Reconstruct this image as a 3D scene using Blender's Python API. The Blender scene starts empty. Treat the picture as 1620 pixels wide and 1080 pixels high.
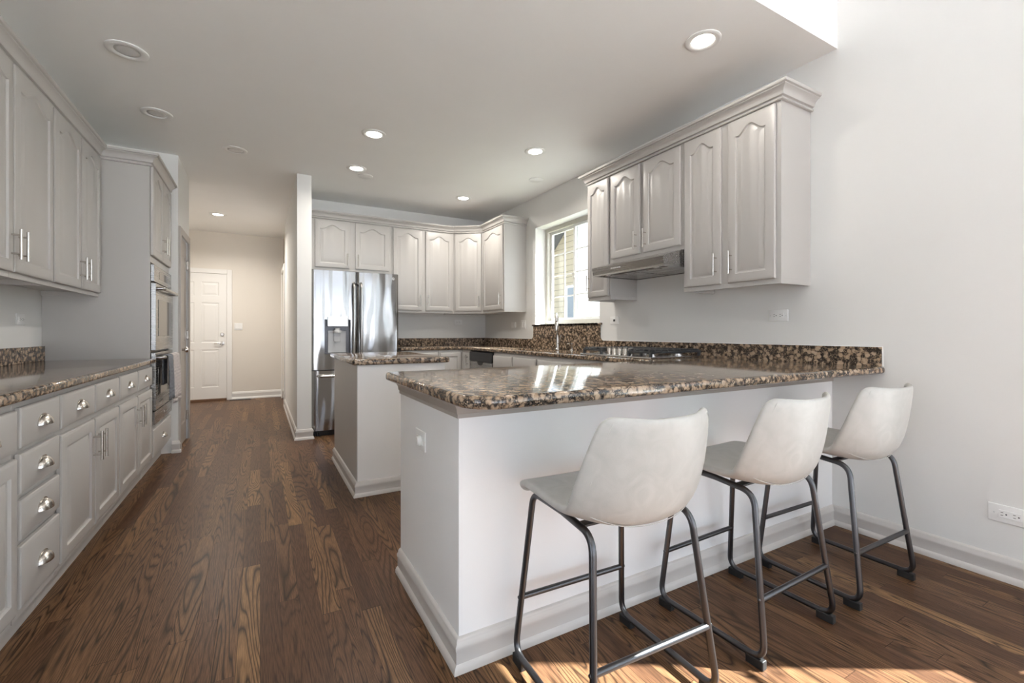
import bpy, bmesh, math, random
from mathutils import Vector, Matrix
random.seed(7)
S = bpy.context.scene
C = S.collection
PI = math.pi

# ------------------------------------------------------------------ camera
cam_d = bpy.data.cameras.new('camera')
cam = bpy.data.objects.new('camera', cam_d)
C.objects.link(cam)
F_PX, YAW, Y0, CAM_H = 712.2, 0.510, 525.85, 1.0926
cam_d.sensor_width = 36.0
cam_d.lens = 36.0 * F_PX / 1620.0
cam_d.shift_y = (Y0 - 540.0) / 1620.0
cam_d.clip_start = 0.02
cam.location = (0, 0, CAM_H)
cam.rotation_euler = (PI / 2, 0, -YAW)
S.camera = cam

# ------------------------------------------------------------------ view, world, sun
S.view_settings.view_transform = 'Standard'
S.view_settings.look = 'None'
S.view_settings.gamma = 1.0
S.view_settings.use_curve_mapping = False
S.view_settings.exposure = 0.70
S.cycles.max_bounces = 16; S.cycles.diffuse_bounces = 9; S.cycles.glossy_bounces = 6; S.cycles.transparent_max_bounces = 16

wd = bpy.data.worlds.new('sky_world')
S.world = wd
wd.use_nodes = True
wn = wd.node_tree.nodes; wl = wd.node_tree.links
wn.clear()
wo = wn.new('ShaderNodeOutputWorld'); wb = wn.new('ShaderNodeBackground')
wg = wn.new('ShaderNodeTexCoord'); ws = wn.new('ShaderNodeSeparateXYZ'); wr = wn.new('ShaderNodeValToRGB')
wl.new(wg.outputs['Generated'], ws.inputs[0]); wl.new(ws.outputs['Z'], wr.inputs[0])
wr.color_ramp.elements[0].color = (0.80, 0.88, 1.0, 1)
wr.color_ramp.elements[1].color = (0.62, 0.76, 1.0, 1)
wl.new(wr.outputs[0], wb.inputs[0]); wb.inputs[1].default_value = 2.2
wl.new(wb.outputs[0], wo.inputs[0])

SUN_DIR = Vector((-0.862, 0.507, -0.93)).normalized()
sd = bpy.data.lights.new('sun', 'SUN'); sd.energy = 26.0; sd.angle = math.radians(0.53); sd.color = (0.99, 0.99, 1.0)
so = bpy.data.objects.new('sun', sd); C.objects.link(so)
so.rotation_euler = SUN_DIR.to_track_quat('-Z', 'Y').to_euler()
so.location = (8, -4, 8)

def portal(name, loc, rot, w, h):
    d = bpy.data.lights.new(name, 'AREA'); d.shape = 'RECTANGLE'; d.size = w; d.size_y = h
    d.cycles.is_portal = True
    o = bpy.data.objects.new(name, d); C.objects.link(o); o.location = loc; o.rotation_euler = rot
    return o

# ------------------------------------------------------------------ key dimensions (metres)
XW = 2.868      # right wall
YB = 5.93       # kitchen back wall
ZC = 2.708      # ceiling
XL = -1.31      # left wall
YH = 8.65       # hall end wall
YR = -5.2       # wall behind the camera
ZHI = 5.0       # high ceiling of the family room
YBEAM = 1.333
XFL = -4.2      # far left of family room

portal('portal_back', (.42, YR - 0.02, 1.5), (PI / 2, 0, 0), 4.7, 2.9)
portal('portal_right', (XW + 0.22, -2.1, 1.6), (PI / 2, 0, PI / 2), 4.3, 3.0)
portal('portal_left', (XFL - .1, -.85, 1.35), (PI / 2, 0, -PI / 2), 3.1, 2.52)
portal('portal_window', (XW + 0.25, 3.97, 1.76), (PI / 2, 0, PI / 2), 1.2, 1.2)

# ------------------------------------------------------------------ materials
def new_mat(name):
    m = bpy.data.materials.new(name); m.use_nodes = True
    nt = m.node_tree
    b = nt.nodes['Principled BSDF']
    return m, nt, nt.nodes, nt.links, b

def paint(name, col, rough=0.5, bump=0.0, scale=300.0, var=0.02, spec=0.5, stretch=None):
    m, nt, n, l, b = new_mat(name)
    tc = n.new('ShaderNodeTexCoord')
    nz = n.new('ShaderNodeTexNoise'); nz.inputs['Scale'].default_value = 3.0; nz.inputs['Detail'].default_value = 3
    l.new(tc.outputs['Object'], nz.inputs['Vector'])
    mx = n.new('ShaderNodeMixRGB'); mx.inputs[1].default_value = (*[c * (1 - var) for c in col], 1)
    mx.inputs[2].default_value = (*[min(1, c * (1 + var)) for c in col], 1)
    l.new(nz.outputs['Fac'], mx.inputs[0]); l.new(mx.outputs[0], b.inputs['Base Color'])
    b.inputs['Roughness'].default_value = rough
    b.inputs['Specular IOR Level'].default_value = spec
    if bump:
        mp = n.new('ShaderNodeMapping'); l.new(tc.outputs['Object'], mp.inputs[0])
        if stretch: mp.inputs['Scale'].default_value = stretch
        n2 = n.new('ShaderNodeTexNoise'); n2.inputs['Scale'].default_value = scale; n2.inputs['Detail'].default_value = 2
        l.new(mp.outputs[0], n2.inputs['Vector'])
        bp = n.new('ShaderNodeBump'); bp.inputs['Strength'].default_value = bump; bp.inputs['Distance'].default_value = 0.002
        l.new(n2.outputs['Fac'], bp.inputs['Height']); l.new(bp.outputs[0], b.inputs['Normal'])
    return m

def metal(name, col, rough=0.25, stretch=None, bump=0.0, wavy=0.0):
    m, nt, n, l, b = new_mat(name)
    b.inputs['Metallic'].default_value = 1.0
    b.inputs['Base Color'].default_value = (*col, 1)
    b.inputs['Roughness'].default_value = rough
    tc = n.new('ShaderNodeTexCoord'); prev = None
    if stretch:
        mp = n.new('ShaderNodeMapping'); mp.inputs['Scale'].default_value = stretch
        l.new(tc.outputs['Object'], mp.inputs[0])
        nz = n.new('ShaderNodeTexNoise'); nz.inputs['Scale'].default_value = 120; nz.inputs['Detail'].default_value = 4
        l.new(mp.outputs[0], nz.inputs['Vector'])
        mr = n.new('ShaderNodeMapRange'); mr.inputs['To Min'].default_value = rough * 0.8; mr.inputs['To Max'].default_value = rough * 1.25
        l.new(nz.outputs['Fac'], mr.inputs[0]); l.new(mr.outputs[0], b.inputs['Roughness'])
        bp = n.new('ShaderNodeBump'); bp.inputs['Strength'].default_value = bump; bp.inputs['Distance'].default_value = 0.001
        l.new(nz.outputs['Fac'], bp.inputs['Height']); prev = bp
    if wavy:
        mp2 = n.new('ShaderNodeMapping'); mp2.inputs['Scale'].default_value = (7.0, 7.0, 1.3)
        l.new(tc.outputs['Object'], mp2.inputs[0])
        n3 = n.new('ShaderNodeTexNoise'); n3.inputs['Scale'].default_value = 1.0; n3.inputs['Detail'].default_value = 1
        l.new(mp2.outputs[0], n3.inputs['Vector'])
        b3 = n.new('ShaderNodeBump'); b3.inputs['Strength'].default_value = wavy; b3.inputs['Distance'].default_value = 0.02
        l.new(n3.outputs['Fac'], b3.inputs['Height'])
        if prev: l.new(prev.outputs[0], b3.inputs['Normal'])
        prev = b3
    if prev: l.new(prev.outputs[0], b.inputs['Normal'])
    return m

def plain(name, col, rough=0.5, metallic=0.0, emit=None, estr=0.0):
    m, nt, n, l, b = new_mat(name)
    b.inputs['Base Color'].default_value = (*col, 1); b.inputs['Roughness'].default_value = rough
    b.inputs['Metallic'].default_value = metallic
    if emit:
        b.inputs['Emission Color'].default_value = (*emit, 1); b.inputs['Emission Strength'].default_value = estr
    return m

def granite():
    m, nt, n, l, b = new_mat('brown_granite')
    tc = n.new('ShaderNodeTexCoord')
    wn_ = n.new('ShaderNodeTexNoise'); wn_.inputs['Scale'].default_value = 90; wn_.inputs['Detail'].default_value = 3
    l.new(tc.outputs['Object'], wn_.inputs['Vector'])
    ad = n.new('ShaderNodeVectorMath'); ad.operation = 'MULTIPLY_ADD'
    ad.inputs[1].default_value = (0.008, 0.008, 0.008)
    l.new(wn_.outputs['Color'], ad.inputs[0]); l.new(tc.outputs['Object'], ad.inputs[2])
    def blob(scale, r0, r1):
        v = n.new('ShaderNodeTexVoronoi'); v.inputs['Scale'].default_value = scale; v.feature = 'F1'
        l.new(ad.outputs[0], v.inputs['Vector'])
        r = n.new('ShaderNodeMapRange'); r.inputs['From Min'].default_value = r0; r.inputs['From Max'].default_value = r1
        r.inputs['To Min'].default_value = 1; r.inputs['To Max'].default_value = 0
        l.new(v.outputs['Distance'], r.inputs[0])
        return v, r
    v1, r1 = blob(42, 0.44, 0.60)
    v2, r2 = blob(150, 0.33, 0.50)
    mxf = n.new('ShaderNodeMath'); mxf.operation = 'MAXIMUM'
    s2 = n.new('ShaderNodeMath'); s2.operation = 'MULTIPLY'; s2.inputs[1].default_value = 0.75
    l.new(r2.outputs[0], s2.inputs[0]); l.new(r1.outputs[0], mxf.inputs[0]); l.new(s2.outputs[0], mxf.inputs[1])
    # large-scale patches of dark stone
    nb = n.new('ShaderNodeTexNoise'); nb.inputs['Scale'].default_value = 40; nb.inputs['Detail'].default_value = 4
    l.new(tc.outputs['Object'], nb.inputs['Vector'])
    rb = n.new('ShaderNodeMapRange'); rb.inputs['From Min'].default_value = 0.36; rb.inputs['From Max'].default_value = 0.50
    l.new(nb.outputs['Fac'], rb.inputs[0])
    ml = n.new('ShaderNodeMath'); ml.operation = 'MULTIPLY'; l.new(mxf.outputs[0], ml.inputs[0]); l.new(rb.outputs[0], ml.inputs[1])
    # blob colour varies from cell to cell
    cr = n.new('ShaderNodeValToRGB'); e = cr.color_ramp.elements
    e[0].color = (0.19, 0.125, 0.078, 1); e[1].color = (0.56, 0.43, 0.32, 1)
    e.new(0.5).color = (0.38, 0.275, 0.185, 1)
    sx = n.new('ShaderNodeSeparateColor'); l.new(v1.outputs['Color'], sx.inputs[0]); 
    nf = n.new('ShaderNodeTexNoise'); nf.inputs['Scale'].default_value = 330; nf.inputs['Detail'].default_value = 2
    l.new(tc.outputs['Object'], nf.inputs['Vector'])
    av = n.new('ShaderNodeMix'); av.data_type = 'FLOAT'; av.inputs[0].default_value = 0.5
    l.new(sx.outputs[0], av.inputs[2]); l.new(nf.outputs['Fac'], av.inputs[3]); l.new(av.outputs[0], cr.inputs[0])
    dk = n.new('ShaderNodeValToRGB'); e = dk.color_ramp.elements
    e[0].color = (0.006, 0.007, 0.009, 1); e[1].color = (0.10, 0.075, 0.055, 1); e[0].position = 0.42; e[1].position = 0.66
    l.new(nf.outputs['Fac'], dk.inputs[0])
    mx = n.new('ShaderNodeMixRGB'); l.new(ml.outputs[0], mx.inputs[0]); l.new(dk.outputs[0], mx.inputs[1]); l.new(cr.outputs[0], mx.inputs[2])
    l.new(mx.outputs[0], b.inputs['Base Color'])
    b.inputs['Roughness'].default_value = 0.085
    b.inputs['IOR'].default_value = 1.5
    return m

def oak_floor():
    m, nt, n, l, b = new_mat('dark_oak_strip_floor')
    tc = n.new('ShaderNodeTexCoord'); sp = n.new('ShaderNodeSeparateXYZ'); l.new(tc.outputs['Object'], sp.inputs[0])
    def M(op, a, c=None, d=None):
        k = n.new('ShaderNodeMath'); k.operation = op
        for i, v in enumerate((a, c, d)):
            if v is None: continue
            if isinstance(v, (int, float)): k.inputs[i].default_value = v
            else: l.new(v, k.inputs[i])
        return k.outputs[0]
    W = 0.070; L = 0.95
    xw = M('DIVIDE', sp.outputs['X'], W)
    col = M('FLOOR', xw); fx = M('SUBTRACT', xw, col)
    w1 = n.new('ShaderNodeTexWhiteNoise'); w1.noise_dimensions = '1D'; l.new(col, w1.inputs['W'])
    # board length differs from strip to strip
    yl = M('ADD', M('DIVIDE', sp.outputs['Y'], M('ADD', M('MULTIPLY', w1.outputs['Value'], 0.8), L * 0.75)), M('MULTIPLY', w1.outputs['Value'], 37.3))
    row = M('FLOOR', yl); fy = M('SUBTRACT', yl, row)
    cb = n.new('ShaderNodeCombineXYZ'); l.new(col, cb.inputs[0]); l.new(row, cb.inputs[1])
    w2 = n.new('ShaderNodeTexWhiteNoise'); w2.noise_dimensions = '2D'; l.new(cb.outputs[0], w2.inputs['Vector'])
    rs = n.new('ShaderNodeSeparateColor'); l.new(w2.outputs['Color'], rs.inputs[0])
    # grain field: each board takes its own slice of a stretched noise
    gx = M('ADD', sp.outputs['X'], M('MULTIPLY', rs.outputs[0], 31.0))
    gy = M('ADD', sp.outputs['Y'], M('MULTIPLY', rs.outputs[1], 47.0))
    gv = n.new('ShaderNodeCombineXYZ'); l.new(M('MULTIPLY', gx, M('ADD', M('MULTIPLY', rs.outputs[1], 7.0), 6.0)), gv.inputs[0]); l.new(M('MULTIPLY', gy, 0.75), gv.inputs[1])
    l.new(M('MULTIPLY', rs.outputs[2], 20.0), gv.inputs[2])
    ng = n.new('ShaderNodeTexNoise'); ng.inputs['Scale'].default_value = 1.0; ng.inputs['Detail'].default_value = 1.6; ng.inputs['Roughness'].default_value = 0.42
    ng.inputs['Distortion'].default_value = 0.25
    l.new(gv.outputs[0], ng.inputs['Vector'])
    ringn = M('ADD', M('MULTIPLY', rs.outputs[2], 14.0), 18.0)
    ph = M('FRACT', M('MULTIPLY', ng.outputs['Fac'], ringn))
    rg = n.new('ShaderNodeValToRGB'); e = rg.color_ramp.elements
    e[0].position = 0.0; e[0].color = (0, 0, 0, 1); e[1].position = 1.0; e[1].color = (0.0, 0.0, 0.0, 1)
    e.new(0.22).color = (0.85, 0.85, 0.85, 1); e.new(0.5).color = (1, 1, 1, 1); e.new(0.82).color = (0.7, 0.7, 0.7, 1)
    l.new(ph, rg.inputs[0])
    # fine pores
    pv = n.new('ShaderNodeCombineXYZ'); l.new(M('MULTIPLY', gx, 420.0), pv.inputs[0]); l.new(M('MULTIPLY', gy, 14.0), pv.inputs[1])
    np_ = n.new('ShaderNodeTexNoise'); np_.inputs['Scale'].default_value = 1.0; np_.inputs['Detail'].default_value = 2
    l.new(pv.outputs[0], np_.inputs['Vector'])
    pr = n.new('ShaderNodeMapRange'); pr.inputs['From Min'].default_value = 0.38; pr.inputs['From Max'].default_value = 0.60
    l.new(np_.outputs['Fac'], pr.inputs[0])
    # some boards carry bold cathedral grain, others are nearly plain
    bold = M('MINIMUM', M('ADD', M('MULTIPLY', rs.outputs[0], 1.1), 0.38), 1.0)
    ring = M('SUBTRACT', 1.0, M('MULTIPLY', M('SUBTRACT', 1.0, rg.outputs[0]), bold))
    g = M('MULTIPLY', ring, M('ADD', M('MULTIPLY', pr.outputs[0], 0.50), 0.50))
    base = n.new('ShaderNodeValToRGB'); e = base.color_ramp.elements
    e[0].color = (0.108, 0.053, 0.029, 1); e[1].color = (0.33, 0.185, 0.085, 1); e.new(0.35).color = (0.168, 0.086, 0.045, 1); e.new(0.8).color = (0.228, 0.122, 0.060, 1)
    l.new(w2.outputs['Value'], base.inputs[0])
    dark = n.new('ShaderNodeMixRGB'); dark.blend_type = 'MULTIPLY'; dark.inputs[0].default_value = 1
    dark.inputs[2].default_value = (0.13, 0.13, 0.145, 1); l.new(base.outputs[0], dark.inputs[1])
    mx = n.new('ShaderNodeMixRGB'); l.new(g, mx.inputs[0]); l.new(dark.outputs[0], mx.inputs[1]); l.new(base.outputs[0], mx.inputs[2])
    # seams
    ex = M('MINIMUM', fx, M('SUBTRACT', 1.0, fx)); ey = M('MINIMUM', fy, M('SUBTRACT', 1.0, fy))
    sm = M('MINIMUM', M('DIVIDE', ex, 0.018), M('DIVIDE', ey, 0.002))
    sm = M('MINIMUM', sm, 1.0)
    sc = n.new('ShaderNodeMixRGB'); sc.blend_type = 'MULTIPLY'
    l.new(M('MULTIPLY', M('SUBTRACT', 1.0, sm), 0.9), sc.inputs[0]); l.new(mx.outputs[0], sc.inputs[1]); sc.inputs[2].default_value = (0.2, 0.17, 0.15, 1)
    l.new(sc.outputs[0], b.inputs['Base Color'])
    bp = n.new('ShaderNodeBump'); bp.inputs['Strength'].default_value = 0.25; bp.inputs['Distance'].default_value = 0.0008
    l.new(M('ADD', M('MULTIPLY', g, 0.5), sm), bp.inputs['Height']); l.new(bp.outputs[0], b.inputs['Normal'])
    b.inputs['Roughness'].default_value = 0.36; b.inputs['Specular IOR Level'].default_value = 0.14
    return m

def leather():
    m, nt, n, l, b = new_mat('pale_grey_leather')
    tc = n.new('ShaderNodeTexCoord')
    nz = n.new('ShaderNodeTexNoise'); nz.inputs['Scale'].default_value = 14; nz.inputs['Detail'].default_value = 8; nz.inputs['Distortion'].default_value = 1.5
    l.new(tc.outputs['Object'], nz.inputs['Vector'])
    cr = n.new('ShaderNodeValToRGB'); e = cr.color_ramp.elements
    e[0].position = 0.3; e[0].color = (0.43, 0.425, 0.40, 1); e[1].position = 0.7; e[1].color = (0.495, 0.485, 0.46, 1)
    l.new(nz.outputs['Fac'], cr.inputs[0]); l.new(cr.outputs[0], b.inputs['Base Color'])
    n2 = n.new('ShaderNodeTexVoronoi'); n2.inputs['Scale'].default_value = 500
    l.new(tc.outputs['Object'], n2.inputs['Vector'])
    bp = n.new('ShaderNodeBump'); bp.inputs['Strength'].default_value = 0.12; bp.inputs['Distance'].default_value = 0.001
    l.new(n2.outputs['Distance'], bp.inputs['Height']); l.new(bp.outputs[0], b.inputs['Normal'])
    b.inputs['Roughness'].default_value = 0.42
    return m

def glass_mat():
    m = bpy.data.materials.new('window_glass'); m.use_nodes = True
    n = m.node_tree.nodes; l = m.node_tree.links; n.clear()
    o = n.new('ShaderNodeOutputMaterial'); t = n.new('ShaderNodeBsdfTransparent'); g = n.new('ShaderNodeBsdfGlossy')
    g.inputs['Roughness'].default_value = 0.02; lw = n.new('ShaderNodeLayerWeight'); lw.inputs[0].default_value = 0.5
    pw = n.new('ShaderNodeMath'); pw.operation = 'POWER'; pw.inputs[1].default_value = 5.0; l.new(lw.outputs['Facing'], pw.inputs[0])
    fr = n.new('ShaderNodeMath'); fr.operation = 'MULTIPLY_ADD'; fr.inputs[1].default_value = 0.9; fr.inputs[2].default_value = 0.03; l.new(pw.outputs[0], fr.inputs[0])
    mx = n.new('ShaderNodeMixShader'); l.new(fr.outputs[0], mx.inputs[0]); l.new(t.outputs[0], mx.inputs[1]); l.new(g.outputs[0], mx.inputs[2])
    t.inputs[0].default_value = (0.96, 0.98, 0.97, 1)
    l.new(mx.outputs[0], o.inputs[0]); return m

def screen_mat():
    m = bpy.data.materials.new('insect_screen'); m.use_nodes = True
    n = m.node_tree.nodes; l = m.node_tree.links; n.clear()
    o = n.new('ShaderNodeOutputMaterial'); t = n.new('ShaderNodeBsdfTransparent')
    d = n.new('ShaderNodeBsdfDiffuse'); d.inputs[0].default_value = (0.75, 0.77, 0.8, 1)
    tl = n.new('ShaderNodeBsdfTranslucent'); tl.inputs[0].default_value = (0.75, 0.77, 0.8, 1)
    a = n.new('ShaderNodeMixShader'); a.inputs[0].default_value = 0.5; l.new(d.outputs[0], a.inputs[1]); l.new(tl.outputs[0], a.inputs[2])
    mx = n.new('ShaderNodeMixShader'); mx.inputs[0].default_value = 0.42; l.new(t.outputs[0], mx.inputs[1]); l.new(a.outputs[0], mx.inputs[2])
    l.new(mx.outputs[0], o.inputs[0]); return m

def stripes(name, c1, c2, scale):
    m, nt, n, l, b = new_mat(name)
    tc = n.new('ShaderNodeTexCoord'); w = n.new('ShaderNodeTexWave'); w.bands_direction = 'Z'
    w.inputs['Scale'].default_value = scale; w.inputs['Distortion'].default_value = 0.3
    l.new(tc.outputs['Object'], w.inputs['Vector'])
    mx = n.new('ShaderNodeMixRGB'); mx.inputs[1].default_value = (*c1, 1); mx.inputs[2].default_value = (*c2, 1)
    l.new(w.outputs['Fac'], mx.inputs[0]); l.new(mx.outputs[0], b.inputs['Base Color']); b.inputs['Roughness'].default_value = 0.95
    bp = n.new('ShaderNodeBump'); bp.inputs['Strength'].default_value = 0.5; bp.inputs['Distance'].default_value = 0.003
    l.new(w.outputs['Fac'], bp.inputs['Height']); l.new(bp.outputs[0], b.inputs['Normal'])
    return m

def siding_mat():
    m, nt, n, l, b = new_mat('tan_lap_siding')
    tc = n.new('ShaderNodeTexCoord'); w = n.new('ShaderNodeTexWave'); w.bands_direction = 'Z'; w.wave_profile = 'SAW'
    w.inputs['Scale'].default_value = 1.6
    l.new(tc.outputs['Object'], w.inputs['Vector'])
    cr = n.new('ShaderNodeValToRGB'); cr.color_ramp.elements[0].color = (0.09, 0.07, 0.05, 1); cr.color_ramp.elements[1].color = (0.36, 0.295, 0.21, 1)
    cr.color_ramp.elements[1].position = 0.15
    l.new(w.outputs['Fac'], cr.inputs[0]); l.new(cr.outputs[0], b.inputs['Base Color']); b.inputs['Roughness'].default_value = 0.8
    return m

WALL = paint('warm_white_wall_paint', (0.735, 0.732, 0.715), 0.6, 0.12, 260)
CEIL = paint('ceiling_paint', (0.87, 0.87, 0.86), 0.75, 0.10, 200)
HALLW = paint('hall_beige_paint', (0.74, 0.70, 0.64), 0.6, 0.1, 260)
TRIM = paint('greige_trim_paint', (0.60, 0.572, 0.545), 0.35)
WTRIM = paint('white_trim_paint', (0.80, 0.79, 0.77), 0.35)
CAB = paint('greige_cabinet_paint', (0.475, 0.458, 0.438), 0.36, 0.06, 90, 0.02, 0.5, (8, 8, 0.6))
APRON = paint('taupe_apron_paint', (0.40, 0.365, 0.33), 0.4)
PENW = paint('white_panel_paint', (0.85, 0.85, 0.85), 0.4, 0.05, 200)
ISLW = paint('warm_white_panel_paint', (0.78, 0.76, 0.74), 0.4, 0.05, 200)
DOORB = paint('shaded_taupe_door_paint', (0.42, 0.385, 0.355), 0.35)  # shade of the pantry doorway worked into the paint tone
GRAN = granite(); FLOOR = oak_floor(); LEATH = leather(); GLASS = glass_mat(); SCREEN = screen_mat()
STEEL = metal('brushed_stainless', (0.55, 0.545, 0.535), 0.22, (1, 1, 0.02), 0.008)
STEELH = metal('brushed_stainless_appliance', (0.40, 0.395, 0.385), 0.26, (0.02, 0.02, 1), 0.006)
STEELY = metal('brushed_stainless_hood', (0.42, 0.41, 0.40), 0.26, (1, 0.02, 1), 0.006)
FRIDGE = metal('wavy_fridge_stainless', (0.36, 0.355, 0.35), 0.15, (1, 1, 0.02), 0.006, 1.2)
NICKEL = metal('satin_nickel', (0.62, 0.59, 0.55), 0.24)
GUN = metal('gunmetal_tube', (0.11, 0.11, 0.115), 0.33)
BLACKM = plain('black_enamel', (0.02, 0.02, 0.022), 0.35)
IRON = plain('cast_iron', (0.045, 0.047, 0.05), 0.5)
BGLASS = plain('dark_oven_glass', (0.075, 0.07, 0.06), 0.06)
RUB = plain('black_rubber', (0.015, 0.015, 0.015), 0.5)
PLAST = plain('white_plastic', (0.80, 0.80, 0.79), 0.3)
SLOT = plain('dark_slot', (0.03, 0.03, 0.03), 0.5)
DIM = plain('grey_dispenser_plastic', (0.55, 0.56, 0.57), 0.3)
VINYL = plain('white_vinyl', (0.82, 0.83, 0.82), 0.35)
TVINYL = plain('beige_vinyl', (0.55, 0.53, 0.47), 0.4)
LENS = plain('lit_lamp_lens', (1, 1, 1), 0.4, 0, (1.0, 0.93, 0.82), 14.0)
LENS_OFF = plain('frosted_lamp_lens', (0.72, 0.72, 0.71), 0.4)
TOWEL1 = stripes('light_striped_towel', (0.78, 0.72, 0.70), (0.34, 0.30, 0.30), 32)
TOWEL2 = stripes('slate_striped_towel', (0.28, 0.29, 0.32), (0.09, 0.10, 0.12), 32)
WOODT = paint('oak_threshold', (0.16, 0.085, 0.045), 0.4)
SIDING = siding_mat()
CONC = paint('pale_bounce_concrete', (0.76, 0.755, 0.74), 0.8, 0.2, 60, 0.08)  # pale tone for unseen slabs added to bounce light indoors
ROOF = plain('grey_shingles', (0.12, 0.12, 0.13), 0.9)
GRASS = paint('lawn', (0.20, 0.20, 0.12), 0.9, 0.5, 40, 0.3)
DARKUN = paint('cabinet_underside', (0.42, 0.37, 0.32), 0.6)

# ------------------------------------------------------------------ mesh helpers
class MB:
    def __init__(s): s.bm = bmesh.new()
    def box(s, x0, x1, y0, y1, z0, z1, bev=0.0, seg=2):
        g = bmesh.ops.create_cube(s.bm, size=1.0)
        for v in g['verts']:
            v.co = Vector((x0 + (v.co.x + .5) * (x1 - x0), y0 + (v.co.y + .5) * (y1 - y0), z0 + (v.co.z + .5) * (z1 - z0)))
        if bev:
            es = list({e for v in g['verts'] for e in v.link_edges})
            bmesh.ops.bevel(s.bm, geom=es, offset=bev, segments=seg, affect='EDGES', profile=0.5)
        return s
    def cyl(s, p0, p1, r, seg=16, r2=None, caps=True):
        p0 = Vector(p0); p1 = Vector(p1); d = p1 - p0
        M = Matrix.Translation((p0 + p1) / 2) @ d.to_track_quat('Z', 'Y').to_matrix().to_4x4()
        bmesh.ops.create_cone(s.bm, cap_ends=caps, segments=seg, radius1=r, radius2=r if r2 is None else r2, depth=d.length, matrix=M)
        return s
    def sphere(s, c, r, sc=(1, 1, 1), u=16, v=10):
        bmesh.ops.create_uvsphere(s.bm, u_segments=u, v_segments=v, radius=r, matrix=Matrix.Translation(c) @ Matrix.Diagonal((*sc, 1)))
        return s
    def tube(s, pts, r, seg=12, closed=False):
        pts = [Vector(p) for p in pts]; n = len(pts); rings = []
        t0 = (pts[1] - pts[0]).normalized()
        ref = Vector((0, 0, 1)) if abs(t0.z) < .9 else Vector((1, 0, 0))
        nrm = (ref - t0 * ref.dot(t0)).normalized()
        for i, p in enumerate(pts):
            if closed: t = (pts[(i + 1) % n] - pts[i - 1]).normalized()
            else: t = (pts[min(i + 1, n - 1)] - pts[max(i - 1, 0)]).normalized()
            nrm = (nrm - t * nrm.dot(t)).normalized(); bn = t.cross(nrm)
            rr = r[i] if isinstance(r, (list, tuple)) else r
            rings.append([s.bm.verts.new(p + nrm * math.cos(2 * PI * k / seg) * rr + bn * math.sin(2 * PI * k / seg) * rr) for k in range(seg)])
        m = n if closed else n - 1
        for i in range(m):
            a = rings[i]; b = rings[(i + 1) % n]
            for k in range(seg): s.bm.faces.new((a[k], a[(k + 1) % seg], b[(k + 1) % seg], b[k]))
        if not closed:
            s.bm.faces.new(rings[0][::-1]); s.bm.faces.new(rings[-1])
        return s
    def prism(s, poly, a0, a1, axis='z'):
        """extrude a 2-D polygon: axis z -> (x,y); axis y -> (x,z); axis x -> (y,z)"""
        def P(p, a):
            if axis == 'z': return Vector((p[0], p[1], a))
            if axis == 'y': return Vector((p[0], a, p[1]))
            return Vector((a, p[0], p[1]))
        A = [s.bm.verts.new(P(p, a0)) for p in poly]; B = [s.bm.verts.new(P(p, a1)) for p in poly]
        n = len(poly)
        f = [s.bm.faces.new(A), s.bm.faces.new(B)]
        for i in range(n): f.append(s.bm.faces.new((A[i], A[(i + 1) % n], B[(i + 1) % n], B[i])))
        bmesh.ops.recalc_face_normals(s.bm, faces=f)
        return f
    def lathe(s, prof, c=(0, 0, 0), seg=32, axis='z'):
        rings = []
        for r, h in prof:
            ring = []
            for k in range(seg):
                a = 2 * PI * k / seg; x, y = r * math.cos(a), r * math.sin(a)
                if axis == 'z': p = Vector((x, y, h))
                elif axis == 'y': p = Vector((x, h, y))
                else: p = Vector((h, x, y))
                ring.append(s.bm.verts.new(p + Vector(c)))
            rings.append(ring)
        for a, b in zip(rings, rings[1:]):
            for k in range(seg): s.bm.faces.new((a[k], a[(k + 1) % seg], b[(k + 1) % seg], b[k]))
        if prof[0][0] > 0.0005: s.bm.faces.new(rings[0][::-1])
        if prof[-1][0] > 0.0005: s.bm.faces.new(rings[-1])
        return s
    def sweep(s, prof, path, closed=False):
        """prof: (outward, z); path: (x,y) list; outward is to the RIGHT of travel; mitred"""
        n = len(path); rings = []
        P = [Vector((p[0], p[1])) for p in path]
        def rn(a, b):
            d = (b - a).normalized(); return Vector((d.y, -d.x))
        for i in range(n):
            if closed or 0 < i < n - 1:
                n1 = rn(P[i - 1], P[i]); n2 = rn(P[i], P[(i + 1) % n]); m = (n1 + n2); m = m / (m.dot(n1)) if m.length > 1e-6 else n1
            elif i == 0: m = rn(P[0], P[1])
            else: m = rn(P[-2], P[-1])
            rings.append([s.bm.verts.new(Vector((P[i].x + m.x * d, P[i].y + m.y * d, z))) for d, z in prof])
        k = len(prof); fs = []
        for i in range(n if closed else n - 1):
            a = rings[i]; b = rings[(i + 1) % n]
            for j in range(k): fs.append(s.bm.faces.new((a[j], a[(j + 1) % k], b[(j + 1) % k], b[j])))
        if not closed:
            fs.append(s.bm.faces.new(rings[0])); fs.append(s.bm.faces.new(rings[-1]))
        bmesh.ops.recalc_face_normals(s.bm, faces=fs)
        return s
    def xf(s, M): s.bm.transform(M); return s
    def build(s, name, mat, parent=None, smooth=None, origin=None):
        if origin is not None: s.bm.transform(Matrix.Translation(-Vector(origin)))
        me = bpy.data.meshes.new(name)
        bmesh.ops.recalc_face_normals(s.bm, faces=s.bm.faces)
        s.bm.to_mesh(me); s.bm.free()
        me.materials.append(mat)
        if smooth is not None:
            for p in me.polygons: p.use_smooth = True
            if smooth > 0: me.set_sharp_from_angle(angle=math.radians(smooth))
        o = bpy.data.objects.new(name, me); C.objects.link(o)
        if parent: o.parent = parent
        if origin is not None: o.location = origin
        return o

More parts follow.
